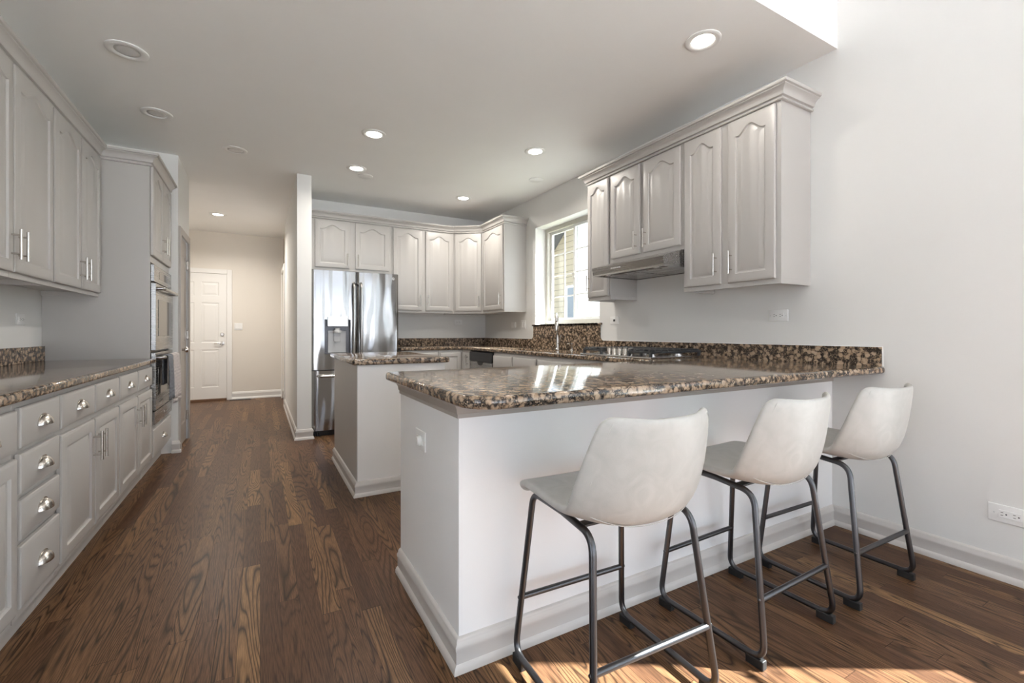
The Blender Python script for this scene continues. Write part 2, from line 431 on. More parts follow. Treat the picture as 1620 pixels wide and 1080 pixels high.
def tag(o, label, cat, group=None, kind=None):
    o['label'] = label; o['category'] = cat
    if group: o['group'] = group
    if kind: o['kind'] = kind
    return o
def thing(name, label, cat, loc=(0, 0, 0), rz=0.0, group=None):
    o = bpy.data.objects.new(name, None); C.objects.link(o); o.location = loc; o.rotation_euler = (0, 0, rz)
    o.empty_display_size = 0.05
    return tag(o, label, cat, group)
def struct(o): o['kind'] = 'structure'; return o

def fillet(pts, rad, seg=6):
    """round the corners of a polyline (open) of 3-D or 2-D points"""
    P = [Vector(p) for p in pts]; out = [P[0]]
    for i in range(1, len(P) - 1):
        r = rad[i] if isinstance(rad, (list, tuple)) else rad
        a = (P[i - 1] - P[i]); b = (P[i + 1] - P[i]); ra = min(r, a.length * .49, b.length * .49)
        if ra < 1e-5: out.append(P[i]); continue
        p0 = P[i] + a.normalized() * ra; p1 = P[i] + b.normalized() * ra
        for k in range(seg + 1):
            t = k / seg; out.append(p0 * (1 - t) ** 2 + P[i] * 2 * t * (1 - t) + p1 * t * t)
    out.append(P[-1]); return out
def fillet_closed(pts, rads, seg=8):
    P = [Vector(p) for p in pts]; out = []; n = len(P)
    for i in range(n):
        r = rads[i]
        if r < 1e-5: out.append(P[i]); continue
        a = (P[i - 1] - P[i]).normalized(); b = (P[(i + 1) % n] - P[i]).normalized()
        # true arc for right angles
        p0 = P[i] + a * r; p1 = P[i] + b * r; c = P[i] + (a + b) * r
        for k in range(seg + 1):
            t = k / seg * PI / 2
            out.append(c - b * r * math.cos(t) - a * r * math.sin(t))
    return out

# ------------------------------------------------------------------ room shell
# floor
struct(MB().box(XFL, XW + .25, YR, YH + .1, -0.1, 0).build('floor', FLOOR))
# kitchen ceiling, hall ceiling included (one plane)
struct(MB().box(XFL, XW + .25, YBEAM, YH + .1, ZC, ZC + .25).build('ceiling', CEIL))
struct(MB().box(XFL, XW + .25, YR, YBEAM, ZHI, ZHI + .15).build('ceiling_high', CEIL))
struct(MB().box(XFL, XW + .25, YBEAM, YBEAM + .12, ZC + .25, ZHI).build('wall_above_kitchen', CEIL))
# right wall with openings: kitchen window and big side windows of the family room
WT = 0.17
WY0, WY1, WZ0, WZ1 = 3.39, 4.555, 1.188, 2.335
SY0, SY1, SZ0, SZ1 = -4.3, 0.04, 0.12, 2.55
mb = MB()
def wbox(y0, y1, z0, z1): mb.box(XW, XW + WT, y0, y1, z0, z1)
wbox(YR, SY0, 0, ZHI); wbox(SY0, SY1, 0, SZ0); wbox(SY0, SY1, SZ1, ZHI); wbox(SY1, WY0, 0, ZHI)
wbox(WY0, WY1, 0, WZ0); wbox(WY0, WY1, WZ1, ZC + .2); wbox(WY1, YB + .12, 0, ZC + .2); wbox(WY0, WY1, ZC + .2, ZHI)
struct(mb.build('wall_right', WALL))
struct(MB().box(0.46, XW + WT, YB, YB + .12, 0, ZC).build('wall_back', WALL))
struct(MB().box(XL - .12, XL, 0.6, 5.2, 0, ZC).build('wall_left', WALL))
# wall end beside the ovens and wall of the pantry door
PX = -0.655
mb = MB(); mb.box(XL, PX, 5.075, 5.155, 0, ZC); mb.box(PX - .11, PX, 5.155, 5.80, 2.02, ZC)
mb.box(PX - .11, PX, 5.70, 5.80, 0, 2.02); mb.box(PX - .6, PX - .11, 5.70, 5.80, 0, ZC)
struct(mb.build('wall_pantry', WALL))
# partition between hall and refrigerator
struct(MB().box(0.325, 0.462, 5.05, 7.55, 0, ZC, 0.004).build('wall_partition', WALL))
mb = MB(); mb.box(.345, .46, 7.55, 8.55, 2.06, ZC); mb.box(.345, .46, 8.40, YH, 0, ZC); mb.box(.46, .5, 7.4, YH, 0, ZC)
struct(mb.build('wall_hall_right', HALLW))
struct(MB().box(-2.6, 0.46, YH, YH + .12, 0, ZC).build('wall_hall_end', HALLW))
struct(MB().box(-1.62, -1.5, 5.8, YH, 0, ZC).build('wall_hall_left', HALLW))
# family room behind the camera
mb = MB()
mb.box(XFL - .15, XFL, YR, -2.4, 0, ZHI); mb.box(XFL - .15, XFL, .7, YBEAM + .12, 0, ZHI); mb.box(XFL - .15, XFL, -2.4, .7, 0, .08); mb.box(XFL - .15, XFL, -2.4, .7, 2.6, ZHI)  # unseen left opening added to light the peninsula end and ceiling
mb.box(XFL, XL - .12, YBEAM, YBEAM + .12, 0, ZC)
struct(mb.build('wall_family_left', WALL))
BW = [(-1.9, 0.4), (0.7, 2.75)]  # unseen rear openings, sized for the light they let in
mb = MB(); xs = [XFL - .15]
mb.box(XFL - .15, XW + WT, YR - .15, YR, 0, .08); mb.box(XFL - .15, XW + WT, YR - .15, YR, 2.9, ZHI + .15)
px = XFL - .15
for a, b_ in BW: mb.box(px, a, YR - .15, YR, .08, 2.9); px = b_
mb.box(px, XW + WT, YR - .15, YR, .08, 2.9)
struct(mb.build('wall_rear', WALL))

def window_unit(name, y0, y1, z0, z1, x, nc, nr, rail=None):
    """window seen along X, frame thickness in X"""
    r = bpy.data.objects.new(name, None); C.objects.link(r); r.location = (x, (y0 + y1) / 2, z0); r['kind'] = 'structure'
    def L(m, nm, mat): m.xf(Matrix.Translation(-Vector(r.location))); return m.build(nm, mat, r)
    m = MB(); f = .05
    m.box(x, x + .06, y0, y0 + f, z0, z1); m.box(x, x + .06, y1 - f, y1, z0, z1); m.box(x, x + .06, y0 + f, y1 - f, z0, z0 + f); m.box(x, x + .06, y0 + f, y1 - f, z1 - f, z1)
    if rail: m.box(x, x + .06, y0 + f, y1 - f, rail - .05, rail + .05)
    L(m, 'frame', VINYL)
    m = MB()
    for i in range(1, nc):
        yy = y0 + (y1 - y0) * i / nc; m.box(x + .02, x + .04, yy - .01, yy + .01, z0 + f, z1 - f)
    for i in range(1, nr):
        zz = z0 + (z1 - z0) * i / nr
        if rail and abs(zz - rail) < .1: continue
        m.box(x + .021, x + .039, y0 + f, y1 - f, zz - .01, zz + .01)
    L(m, 'muntins', VINYL)
    L(MB().box(x + .029, x + .031, y0 + f, y1 - f, z0 + f, z1 - f), 'pane', GLASS)
    return r
window_unit('window_2', -1.40, 0.04, SZ0, SZ1, XW + .08, 2, 3, 1.03)
window_unit('window_3', -2.85, -1.43, SZ0, SZ1, XW + .08, 2, 3, 1.03)
window_unit('window_4', -4.30, -2.88, SZ0, SZ1, XW + .08, 2, 3, 1.03)

# ------------------------------------------------------------------ baseboards, casings
BB = [(0, 0), (.024, 0), (.024, .014), (.020, .022), (.014, .028), (.014, .066), (.017, .074), (.017, .084), (.011, .092), (.011, .098), (.005, .106), (0, .108)]
def base(name, path): return struct(MB().sweep(BB, path).build(name, TRIM, None, 40))
# outward = right of travel
base('baseboard_right', [(XW, 1.352), (XW, YR)][::1])
base('baseboard_pantry', [(-0.715, 5.075), (PX, 5.075), (PX, 5.10)][::1]) if False else None
struct(MB().sweep(BB, [(-0.70, 5.075), (PX, 5.075), (PX, 5.095)]).build('baseboard_stub', TRIM, None, 40))
struct(MB().sweep(BB, [(0.325, 7.50), (0.325, 5.05), (0.462, 5.05), (0.462, 5.10)][::1]).xf(Matrix.Identity(4)).build('baseboard_partition', TRIM, None, 40))
BBH = [(d, z * 1.15) for d, z in BB]
struct(MB().sweep(BBH, [(-0.405, YH), (.345, YH)]).build('baseboard_hall', WTRIM, None, 40))
struct(MB().sweep(BBH, [(.345, YH), (.345, 8.48)]).build('baseboard_hall_right', WTRIM, None, 40))

# casing: flat profiled boards
def casing_x(name, x, y0, y1, ztop, side, w=.07, t=.018, mat=TRIM):
    """casing round an opening in a wall plane X=x, facing side (+1 / -1)"""
    m = MB(); xa, xb = sorted((x, x + side * t))
    m.box(xa, xb, y0 - w, y0, 0, ztop + w, .004); m.box(xa, xb, y1, y1 + w, 0, ztop + w, .004); m.box(xa, xb, y0, y1, ztop, ztop + w, .004)
    return struct(m.build(name, mat))
casing_x('trim_1', PX, 5.165, 5.68, 2.005, 1, .068, .018, DOORB)
casing_x('trim_2', .345 - .02, 7.63, 8.40, 2.06, -1, .07, .018, WTRIM)

# ------------------------------------------------------------------ panelled doors of the house
def panel_slab(x0, x1, z0, z1, y, t=.035, panels=()):
    """frame and raised panels, front at y (facing -Y); panels are (x0,x1,z0,z1)"""
    m = MB(); m.box(x0, x1, y + .006, y + t, z0, z1)
    xs = sorted({x0, x1} | {p[0] for p in panels} | {p[1] for p in panels}); zs = sorted({z0, z1} | {p[2] for p in panels} | {p[3] for p in panels})
    def inside(cx, cz): return any(p[0] < cx < p[1] and p[2] < cz < p[3] for p in panels)
    for i in range(len(xs) - 1):
        for j in range(len(zs) - 1):
            if not inside((xs[i] + xs[i + 1]) / 2, (zs[j] + zs[j + 1]) / 2): m.box(xs[i], xs[i + 1], y, y + .008, zs[j], zs[j + 1])
    for a, b_, c, d in panels:
        lp = []
        for off, yy in ((.0, 0.0), (.010, .0058), (.020, .0058), (.045, .001)):
            lp.append([m.bm.verts.new((xx, y + yy, zz)) for xx, zz in ((a + off, c + off), (b_ - off, c + off), (b_ - off, d - off), (a + off, d - off))])
        for p, q in zip(lp, lp[1:]):
            for k in range(4): m.bm.faces.new((p[k], p[(k + 1) % 4], q[(k + 1) % 4], q[k]))
        m.bm.faces.new(lp[-1])
    return m
# hall end door (six panels)
r = thing('x', 'x', 'x', (-.86, YH - .02, 0)); r.name = 'door_1'; del r['label']; del r['category']; r['kind'] = 'structure'
dx0, dx1 = -.385, .385
ps = []
for a, b_ in ((dx0 + .105, -.045), (.045, dx1 - .105)):
    ps += [(a, b_, .22, .82), (a, b_, .93, 1.57), (a, b_, 1.68, 1.90)]
panel_slab(dx0, dx1, .035, 2.035, 0, .04, ps).build('door_leaf', WTRIM, r)
m = MB(); m.box(dx0 - .075, dx0 - .004, -.01, .02, 0, 2.11, .004); m.box(dx1 + .004, dx1 + .075, -.01, .02, 0, 2.11, .004); m.box(dx0 - .004, dx1 + .004, -.0095, .0195, 2.04, 2.11)
m.build('casing', WTRIM, r)
MB().box(dx0, dx1, -.03, .03, 0, .034, .004).build('threshold', WOODT, r)
m = MB(); m.lathe([(.03, 0), (.03, -.012), (.012, -.014), (.012, -.04), (.0, -.04)], (dx1 - .06, 0, .92), 20, 'y'); m.tube([(dx1 - .06, -.035, .92), (dx1 - .11, -.04, .92), (dx1 - .17, -.038, .915)], .008)
m.build('lever_handle', NICKEL, r, 40)
MB().lathe([(.028, 0), (.028, -.012), (.02, -.022), (0, -.022)], (dx1 - .06, 0, 1.065), 20, 'y').build('deadbolt', NICKEL, r, 40)
# pantry door, seen edge-on, in wall plane X = PX
r = thing('x', 'x', 'x', (PX, 5.4225, 0), PI / 2); r.name = 'door_2'; del r['label']; del r['category']; r['kind'] = 'structure'
m = panel_slab(-.255, .255, .012, 2.0, .008, .035, [(-.16, .16, .2, .9), (-.16, .16, 1.0, 1.85)]); m.build('door_leaf', DOORB, r)
m = MB(); m.lathe([(.028, 0), (.028, -.01), (.012, -.014), (.012, -.035), (.024, -.04), (.028, -.055), (.02, -.068), (0, -.07)], (-.19, .008, .93), 20, 'y'); m.build('door_knob', NICKEL, r, 50)
for hz in (.25, 1.07, 1.78):
    MB().box(.235, .262, -.012, .008, hz - .045, hz + .045, .003).build('hinge', NICKEL, r)

# ------------------------------------------------------------------ kitchen window (sliding, two sashes with muntin grid)
r = bpy.data.objects.new('window_1', None); C.objects.link(r); r['kind'] = 'structure'
wx = XW + .145; r.location = (wx, (WY0 + WY1) / 2, WZ0)
def wl_(m, nm, mat, sm=None): m.xf(Matrix.Translation(-Vector(r.location))); return m.build(nm, mat, r, sm)
m = MB(); f = .045
m.box(wx, wx + .09, WY0, WY0 + f, WZ0, WZ1); m.box(wx, wx + .09, WY1 - f, WY1, WZ0, WZ1); m.box(wx, wx + .09, WY0 + f, WY1 - f, WZ0, WZ0 + f); m.box(wx, wx + .09, WY0 + f, WY1 - f, WZ1 - f, WZ1)
wl_(m, 'window_frame', TVINYL)
ym = 3.985
for (a, b_, xo, nm) in ((ym - .012, WY1 - f, .045, 'fixed_sash'), (WY0 + f, ym + .03, .012, 'sliding_sash')):
    m = MB(); g = .03; x0_, x1_ = wx + xo, wx + xo + .028
    m.box(x0_, x1_, a, a + g, WZ0 + f, WZ1 - f); m.box(x0_, x1_, b_ - g, b_, WZ0 + f, WZ1 - f); m.box(x0_, x1_, a + g, b_ - g, WZ0 + f, WZ0 + f + g); m.box(x0_, x1_, a + g, b_ - g, WZ1 - f - g, WZ1 - f)
    s = wl_(m, nm, VINYL)
    m = MB(); yc = (a + b_) / 2; m.box(x0_ + .009, x1_ - .009, yc - .008, yc + .008, WZ0 + f + g, WZ1 - f - g)
    zz0, zz1 = WZ0 + f + g, WZ1 - f - g
    for k in (1, 2, 3):
        z = zz0 + (zz1 - zz0) * k / 4; m.box(x0_ + .010, x1_ - .010, a + g, b_ - g, z - .008, z + .008)
    mo = wl_(m, 'muntins', VINYL); 
    mo2 = wl_(MB().box(x0_ + .0135, x0_ + .0145, a + g, b_ - g, zz0, zz1), 'pane', GLASS)
wl_(MB().box(wx + .082, wx + .083, WY0 + f, ym, WZ0 + f, WZ1 - f), 'insect_screen', SCREEN)
wl_(MB().box(wx - .004, wx + .012, ym + .005, ym + .03, 1.70, 1.76, .003), 'latch', TVINYL)

# ------------------------------------------------------------------ worktops
def worktop(name, poly, z0, z1, origin, label, cutter=None, rad=.013):
    m = MB(); m.prism(poly, z0, z1, 'z')
    es = [e for e in m.bm.edges if abs(e.verts[0].co.z - e.verts[1].co.z) < 1e-6]
    bmesh.ops.bevel(m.bm, geom=es, offset=rad, segments=4, affect='EDGES', profile=.5)
    o = m.build(name, GRAN, None, 50, origin)
    if cutter:
        c = MB().box(*cutter, .02).build('cutter', GRAN)
        md = o.modifiers.new('cut', 'BOOLEAN'); md.object = c; md.operation = 'DIFFERENCE'; md.solver = 'EXACT'
        dg = bpy.context.evaluated_depsgraph_get(); me = bpy.data.meshes.new_from_object(o.evaluated_get(dg))
        o.modifiers.clear(); o.data = me; bpy.data.objects.remove(c)
    return tag(o, label, 'countertop')
CT = .914
poly = [(.495, 1.11), (XW, 1.11), (XW, YB), (1.46, YB), (1.46, 5.29), (2.23, 5.29), (2.23, 2.07), (.495, 2.07)]
worktop('granite_worktop', [tuple(p) for p in fillet_closed(poly, [.11, 0, 0, 0, 0, 0, 0, .02])], .876, CT, (1.7, 2.0, .876),
        'long brown granite worktop from the peninsula bar round to the sink and back wall', (2.32, 2.64, 3.62, 4.30, .8, 1.0))
ZL = .900
worktop('granite_worktop', [(XL, 1.2), (-.685, 1.2), (-.685, 4.268), (XL, 4.268)], ZL - .038, ZL, (-1.0, 2.7, ZL - .038),
        'straight brown granite worktop on the left wall beside the wall ovens')
worktop('granite_worktop', [tuple(p) for p in fillet_closed([(.53, 3.085), (1.21, 3.085), (1.21, 4.19), (.53, 4.19)], [.02, .02, .02, .02], 4)], .876, CT, (.87, 3.6, .876),
        'small brown granite worktop on the island in front of the refrigerator')
# back-splashes
bt = .020
rs = [(1.118, CT), (1.118, 1.016), (3.32, 1.016)]
arc1 = [(3.32 + .045 * math.sin(t), 1.061 - .045 * math.cos(t)) for t in [k / 6 * PI / 2 for k in range(1, 7)]]
arc2 = [(4.62 - .045 * math.sin(t), 1.061 - .045 * math.cos(t)) for t in [k / 6 * PI / 2 for k in range(6, 0, -1)]]
rs = rs + arc1 + [(3.365, 1.168), (4.575, 1.168)] + arc2 + [(4.62, 1.016), (YB - .0005, 1.016), (YB - .0005, CT)]
o = MB(); o.prism(rs, XW - bt, XW - .0005, 'x'); o = o.build('granite_backsplash', GRAN, None, None, (XW - .01, 3.5, CT))
tag(o, 'brown granite backsplash on the right wall stepping up under the window', 'backsplash')
m = MB().box(XW - .03, XW + .145, WY0, WY1, 1.168, 1.187, .003); m.box(XW - .03, XW, 3.350, 4.592, 1.168, 1.187, .003)
s = m.xf(Matrix.Translation(-Vector(o.location))).build('window_sill', GRAN, o)
MB().tube([(XW - .003, y, z) for y, z in rs[:-1]], .0035, 6).xf(Matrix.Translation(-Vector(o.location))).build('caulk_line', VINYL, o)['label'] = 'white caulk line'
o = MB().box(1.46, XW - bt - .0005, YB - bt, YB - .0005, CT, 1.016, .002).build('granite_backsplash', GRAN, None, None, (2.1, YB - .01, CT))
tag(o, 'low brown granite backsplash on the back wall right of the refrigerator', 'backsplash')
o = MB().box(XL + .0005, XL + bt, 1.2, 4.268, ZL, ZL + .10, .002).build('granite_backsplash', GRAN, None, None, (XL + .01, 2.7, ZL))
tag(o, 'low brown granite backsplash on the left wall under the outlet', 'backsplash')

# ------------------------------------------------------------------ peninsula and island bodies
PX0, PY0 = .5616, 1.358
r = thing('kitchen_peninsula', 'white panelled peninsula base under the bar top where three stools stand', 'peninsula', ((PX0 + XW) / 2, 1.7, 0))
def L(m, nm, mat, sm=None, par=None): return m.xf(Matrix.Translation(-Vector((par or r).location))).build(nm, mat, par or r, sm)
L(MB().box(PX0, XW - .001, PY0, 2.05, 0, .874, .002), 'body', PENW)
L(MB().sweep(BB, [(PX0, 2.05), (PX0, PY0), (XW - .001, PY0)][::-1][::-1]), 'base_molding', TRIM, 40)
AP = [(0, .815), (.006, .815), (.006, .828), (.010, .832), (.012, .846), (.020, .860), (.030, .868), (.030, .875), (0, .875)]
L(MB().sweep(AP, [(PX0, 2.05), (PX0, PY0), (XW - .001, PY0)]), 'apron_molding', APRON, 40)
IX0, IX1, IY0, IY1 = .5616, 1.18, 3.118, 4.155
r = thing('kitchen_island', 'small freestanding island base with its left side coloured as in shade, between peninsula and refrigerator', 'island', ((IX0 + IX1) / 2, (IY0 + IY1) / 2, 0))
L(MB().box(IX0 + .004, IX1, IY0, IY1, 0, .874, .002), 'body', ISLW)
L(MB().box(IX0, IX0 + .004, IY0, IY1, 0, .874, .001), 'shade_side', CAB)  # thin darker face carries the shade on the island's left side
BI = [(d, z * .93) for d, z in BB]
L(MB().sweep(BI, [(IX1, IY0), (IX0, IY0), (IX0, IY1)][::-1]), 'base_molding', TRIM, 40)

# ------------------------------------------------------------------ cabinetry
def contour(w, h, off, rail, arch, N=20):
    """inner contour of the door frame: list of 2N points, bottom left->right then top right->left"""
    a = rail + off; x0, x1 = a, w - a; z0 = rail + off; zt = h - rail - off - (arch if arch else 0)
    bot = []; top = []
    for i in range(N):
        t = i / (N - 1); x = x0 + (x1 - x0) * t; bot.append((x, z0))
    for i in range(N):
        t = 1 - i / (N - 1); x = x0 + (x1 - x0) * t
        u = abs(2 * t - 1); z = zt
        if arch:
            rr = u / .80
            if rr < 1: z = zt + arch * (0.5 + 0.5 * math.cos(PI * rr)) ** .85
        top.append((x, z))
    return bot + top
def door_mesh(w, h, arch=0.0, rail=.052, t=.019, raised=True, N=20):
    m = MB(); bm = m.bm
    def rect(off, y):
        pts = []
        for i in range(N): tt = i / (N - 1); pts.append((off + (w - 2 * off) * tt, y, off))
        for i in range(N): tt = 1 - i / (N - 1); pts.append((off + (w - 2 * off) * tt, y, h - off))
        return [bm.verts.new(p) for p in pts]
    rings = [rect(0, 0), rect(0, -t + .007), rect(.003, -t + .003), rect(.009, -t + .001), rect(.012, -t)]
    if raised:
        for off, dy in ((0, 0), (.004, .008), (.012, .010), (.036, .001)):
            rings.append([bm.verts.new((x, -t + dy, z)) for x, z in contour(w, h, off, rail, arch, N)])
    n = 2 * N
    for a, b_ in zip(rings, rings[1:]):
        for k in range(n): bm.faces.new((a[k], a[(k + 1) % n], b_[(k + 1) % n], b_[k]))
    for R in (rings[-1], rings[0]):
        for i in range(N - 1): bm.faces.new((R[i], R[i + 1], R[2 * N - 2 - i], R[2 * N - 1 - i]))
    return m
def bar_pull(par, x, y, z, ln=.14):
    """vertical bar pull, centre at (x, z), front of the door at y"""
    m = MB(); m.cyl((x, y - .032, z - ln / 2), (x, y - .032, z + ln / 2), .006, 14)
    for s_ in (-.048, .048): m.cyl((x, y, z + s_ * ln / .155), (x, y - .032, z + s_ * ln / .155), .0045, 10)
    return m.build('handle', NICKEL, par, 40)
def cup_pull(par, x, y, z):
    m = MB(); bm = m.bm; A, B, D = .046, .036, .028; nu, nv = 20, 8; g = []
    for shell in (1.0, .9):
        rows = []
        for j in range(nv + 1):
            ph = j / nv * PI / 2
            row = []
            for i in range(nu + 1):
                th = i / nu * PI
                row.append(bm.verts.new((x - A * shell * math.cos(th) * math.cos(ph * .0 + 0) * (math.cos(ph) * .0 + 1) * math.cos(ph) ** .5 if False else x - A * shell * math.cos(th) * math.cos(ph), y - D * shell * math.sin(ph) ** .9, z - .014 + B * shell * math.sin(th) * math.cos(ph))))
            rows.append(row)
        for a, b_ in zip(rows, rows[1:]):
            for i in range(nu): bm.faces.new((a[i], a[i + 1], b_[i + 1], b_[i]))
        g.append(rows)
    bmesh.ops.remove_doubles(bm, verts=bm.verts, dist=1e-5)
    fl = []
    for i in range(nu + 1):
        th = i / nu * PI; fl.append((x - .050 * math.cos(th), z - .014 + .040 * math.sin(th)))
    m.prism(fl, y, y - .0025, 'y')
    return m.build('cup_handle', NICKEL, par, 50)
def cabinet(label, origin, rz, w, z0, z1, depth, doors=(), drawers=(), toe=None, group=None, cat='cabinet', name='cabinet', mat=None, notch=None):
    """local x across, front plane y=0 (facing -y), body behind; doors (x0,x1,z0,z1,arch,handle_side,handle_z)"""
    mat = mat or CAB
    r = thing(name, label, cat, (origin[0], origin[1], 0 if toe else z0), rz, group)
    zo = 0 if toe else z0
    m = MB()
    if toe: m.box(.001, w - .001, toe, depth, 0, z0); m.box(.001, w - .001, 0, depth, z0, z1, .001)
    else:
        # open-bottomed wall cabinet: side, back, frame and recessed floor
        m.box(.001, w - .001, 0, depth, .03, z1 - z0, .001)
        m.box(.001, w - .001, 0, .02, 0, .03); m.box(.001, .017, .02, depth, 0, .03); m.box(w - .017, w - .001, .02, depth, 0, .03)
    m.build('carcass', mat, r)
    for d in doors:
        x0, x1, a, b_, arch, hs, hz = d
        o = door_mesh(x1 - x0, b_ - a, arch, .052 if (x1 - x0) > .27 else .045).build('door', mat, r, 30)
        o.location = (x0, -.003, a - zo)
        if hs: bar_pull(o, (x1 - x0 - .028) if hs == 'r' else .028, -.019, hz - a)
    for d in drawers:
        x0, x1, a, b_, pull = d
        o = door_mesh(x1 - x0, b_ - a, 0, .05, .019, False).build('drawer', mat, r, 30)
        o.location = (x0, -.003, a - zo)
        if pull: cup_pull(o, (x1 - x0) / 2, -.019, (b_ - a) / 2)
    return r

R90 = PI / 2
# left base run: local x -> +Y, front plane X = -.724 (door fronts at -.705)
FX = -.724; LD = .58
Zt = [.838, .700]; Zd = [.672, .152]
def lbase(label, y0, y1, doors, drawers):
    return cabinet(label, (FX, y0), R90, y1 - y0, .115, .861, -XL + FX - .002,
                   [(a - y0, b_ - y0, Zd[1], Zd[0], 0, hs, .545) for a, b_, hs in doors],
                   [(a - y0, b_ - y0, c, d, True) for a, b_, c, d in drawers], toe=.055)
lbase('grey base cabinet at the left edge of the photo, nearest the viewer', 1.26, 2.124,
      [(1.275, 1.675, 'r'), (1.70, 2.112, 'l')], [(1.275, 1.675, Zt[1] - .005, Zt[0] - .005), (1.70, 2.112, Zt[1] - .005, Zt[0] - .005)])
lbase('grey cabinet with a stack of four drawers and cup pulls', 2.124, 2.482, [],
      [(2.137, 2.472, .700, .838), (2.137, 2.472, .546, .681), (2.137, 2.472, .390, .523), (2.137, 2.472, .158, .367)])
lbase('grey two-door base cabinet right of the four-drawer stack', 2.482, 3.350,
      [(2.494, 2.910, 'r'), (2.928, 3.340, 'l')], [(2.494, 2.910, Zt[1], Zt[0]), (2.928, 3.340, Zt[1], Zt[0])])
lbase('grey two-door base cabinet beside the tall wall-oven cabinet', 3.350, 4.268,
      [(3.366, 3.790, 'r'), (3.812, 4.245, 'l')], [(3.366, 3.790, Zt[1], Zt[0]), (3.812, 4.245, Zt[1], Zt[0])])

# left wall cabinets
FXU = -1.014; UD = -XL + FXU - .002
def lupper(label, y0, y1, doors):
    return cabinet(label, (FXU, y0), R90, y1 - y0, 1.348, 2.372, UD, [(a - y0, b_ - y0, 1.374, 2.340, .05, hs, 1.498) for a, b_, hs in doors])
lupper('grey wall cabinet cut off by the left edge of the photo', 2.06, 2.948, [(2.075, 2.49, 'r'), (2.52, 2.940, 'r')])
lupper('grey two-door wall cabinet nearer the viewer above the left worktop', 2.948, 3.412 + .0, [(2.955, 3.398, 'l')])
lupper('grey two-door wall cabinet touching the tall oven cabinet', 3.412, 4.268, [(3.428, 3.842, 'r'), (3.866, 4.245, 'l')])

# tall oven cabinet
r = thing('oven_cabinet', 'tall grey cabinet housing the double wall oven, ending the left run', 'cabinet', (-.722, 4.27, 0), R90)
TW = .80; TD = -XL - .722 - .002
m = MB(); m.box(0, TW, .055, TD, 0, .115); m.box(0, TW, 0, TD, .115, .375); m.box(0, TW, 0, TD, 1.625, 2.372); m.box(0, TW, .45, TD, .375, 1.625)
m.box(0, .02, 0, .45, .375, 1.625); m.box(TW - .02, TW, 0, .45, .375, 1.625)
m.build('carcass', CAB, r)
for a, b_, hs in ((.010, .385, 'r'), (.40, .785, 'l')):
    o = door_mesh(b_ - a, 2.345 - 1.675, .045, .05).build('door', CAB, r, 30); o.location = (a, -.003, 1.675)
    bar_pull(o, (b_ - a - .028) if hs == 'r' else .028, -.019, .13)
o = door_mesh(.765, .205, 0, .05, .019, False).build('drawer', CAB, r, 30); o.location = (.012, -.003, .15); cup_pull(o, .38, -.019, .10)
# the double oven itself
r = thing('wall_oven', 'stainless double wall oven with towels on its lower handle', 'oven', (-.722, 4.295, .385), R90)
OW = .75
m = MB(); m.box(.004, OW - .004, .002, .42, .002, 1.232); m.build('housing', BLACKM, r)
MB().box(0, OW, -.022, 0, 1.095, 1.225, .003).build('control_panel', STEELH, r)
MB().box(.2, .55, -.0235, -.0215, 1.13, 1.19).build('display', BGLASS, r)
def oven_door(z0, z1, nm, hz):
    m = MB(); m.box(0, OW, -.032, 0, z0, z1, .004); d = m.build(nm, STEELH, r)
    MB().box(.095, OW - .095, -.0345, -.031, z0 + .11, z1 - .12, .001).build('window', BGLASS, d)
    m = MB(); m.tube(fillet([(.05, -.032, hz), (.05, -.075, hz), (OW - .05, -.075, hz), (OW - .05, -.032, hz)], .02), .013, 14)
    m.build('handle', STEELH, d, 40)
oven_door(.570, 1.085, 'upper_door', 1.045)
oven_door(.115, .555, 'lower_door', .515)
MB().box(0, OW, -.026, 0, .006, .105, .003).build('bottom_panel', STEELH, r)
MB().lathe([(.011, 0), (.011, -.002), (0, -.002)], (.38, -.026, .055), 20, 'y').build('badge', PLAST, r)
# towels: folded over the lower handle (bar axis along Y at X = -.647, Z = .90)
def towel(label, y0, y1, mat, zf, zb, amp, fringe=False, nm='kitchen_towel', ph=0.0, xo=0.0):
    o = thing(nm, label, 'towel', (-.647, (y0 + y1) / 2, .90))
    m = MB(); bm = m.bm; prof = []
    R_ = .0165 + xo
    for k in range(9): prof.append((-R_, zb + (0 - zb) * k / 8 - .0))
    for k in range(1, 8): a = PI - k / 8 * PI; prof.append((R_ * math.cos(a), R_ * math.sin(a)))
    for k in range(13): prof.append((R_ + .004 * k / 12, (zf) * k / 12))
    n = 24; rows = []
    for i in range(n + 1):
        u = i / n; y = (y0 - y1) / 2 + (y1 - y0) * u; row = []
        for (x, z) in prof:
            drop = min(1, max(0, -z / .15)); w = amp * drop * math.sin(u * 9 + ph + z * 3) ; xx = x + (w if x > 0 else -abs(w) * .2)
            if x < 0: xx = max(xx, -.024)
            row.append(bm.verts.new((xx + (.004 * drop if x > 0 else 0), y * (1 - .06 * drop), z)))
        rows.append(row)
    for a, b_ in zip(rows, rows[1:]):
        for k in range(len(prof) - 1): bm.faces.new((a[k], a[k + 1], b_[k + 1], b_[k]))
    t = m.build('cloth', mat, o, 0)
    sd_ = t.modifiers.new('thick', 'SOLIDIFY'); sd_.thickness = .004; sd_.offset = 1
    if fringe:
        m = MB()
        for i in range(46):
            y = ((y0 - y1) / 2 + (y1 - y0) * (i + .5) / 46) * .95
            x = R_ + .008 + amp * math.sin((i + .5) / 46 * 9 + ph + zf * 3)
            m.tube([(x, y, zf + .004), (x + .003, y, zf - .016), (x + random.uniform(-.004, .004), y + random.uniform(-.003, .003), zf - .034)], .0022, 5)
        m.build('fringe', mat, o, 0)
    return o
towel('slate-blue striped towel hanging on the near side of the lower oven handle', 4.40, 4.60, TOWEL2, -.34, -.22, .007, False, ph=.6)
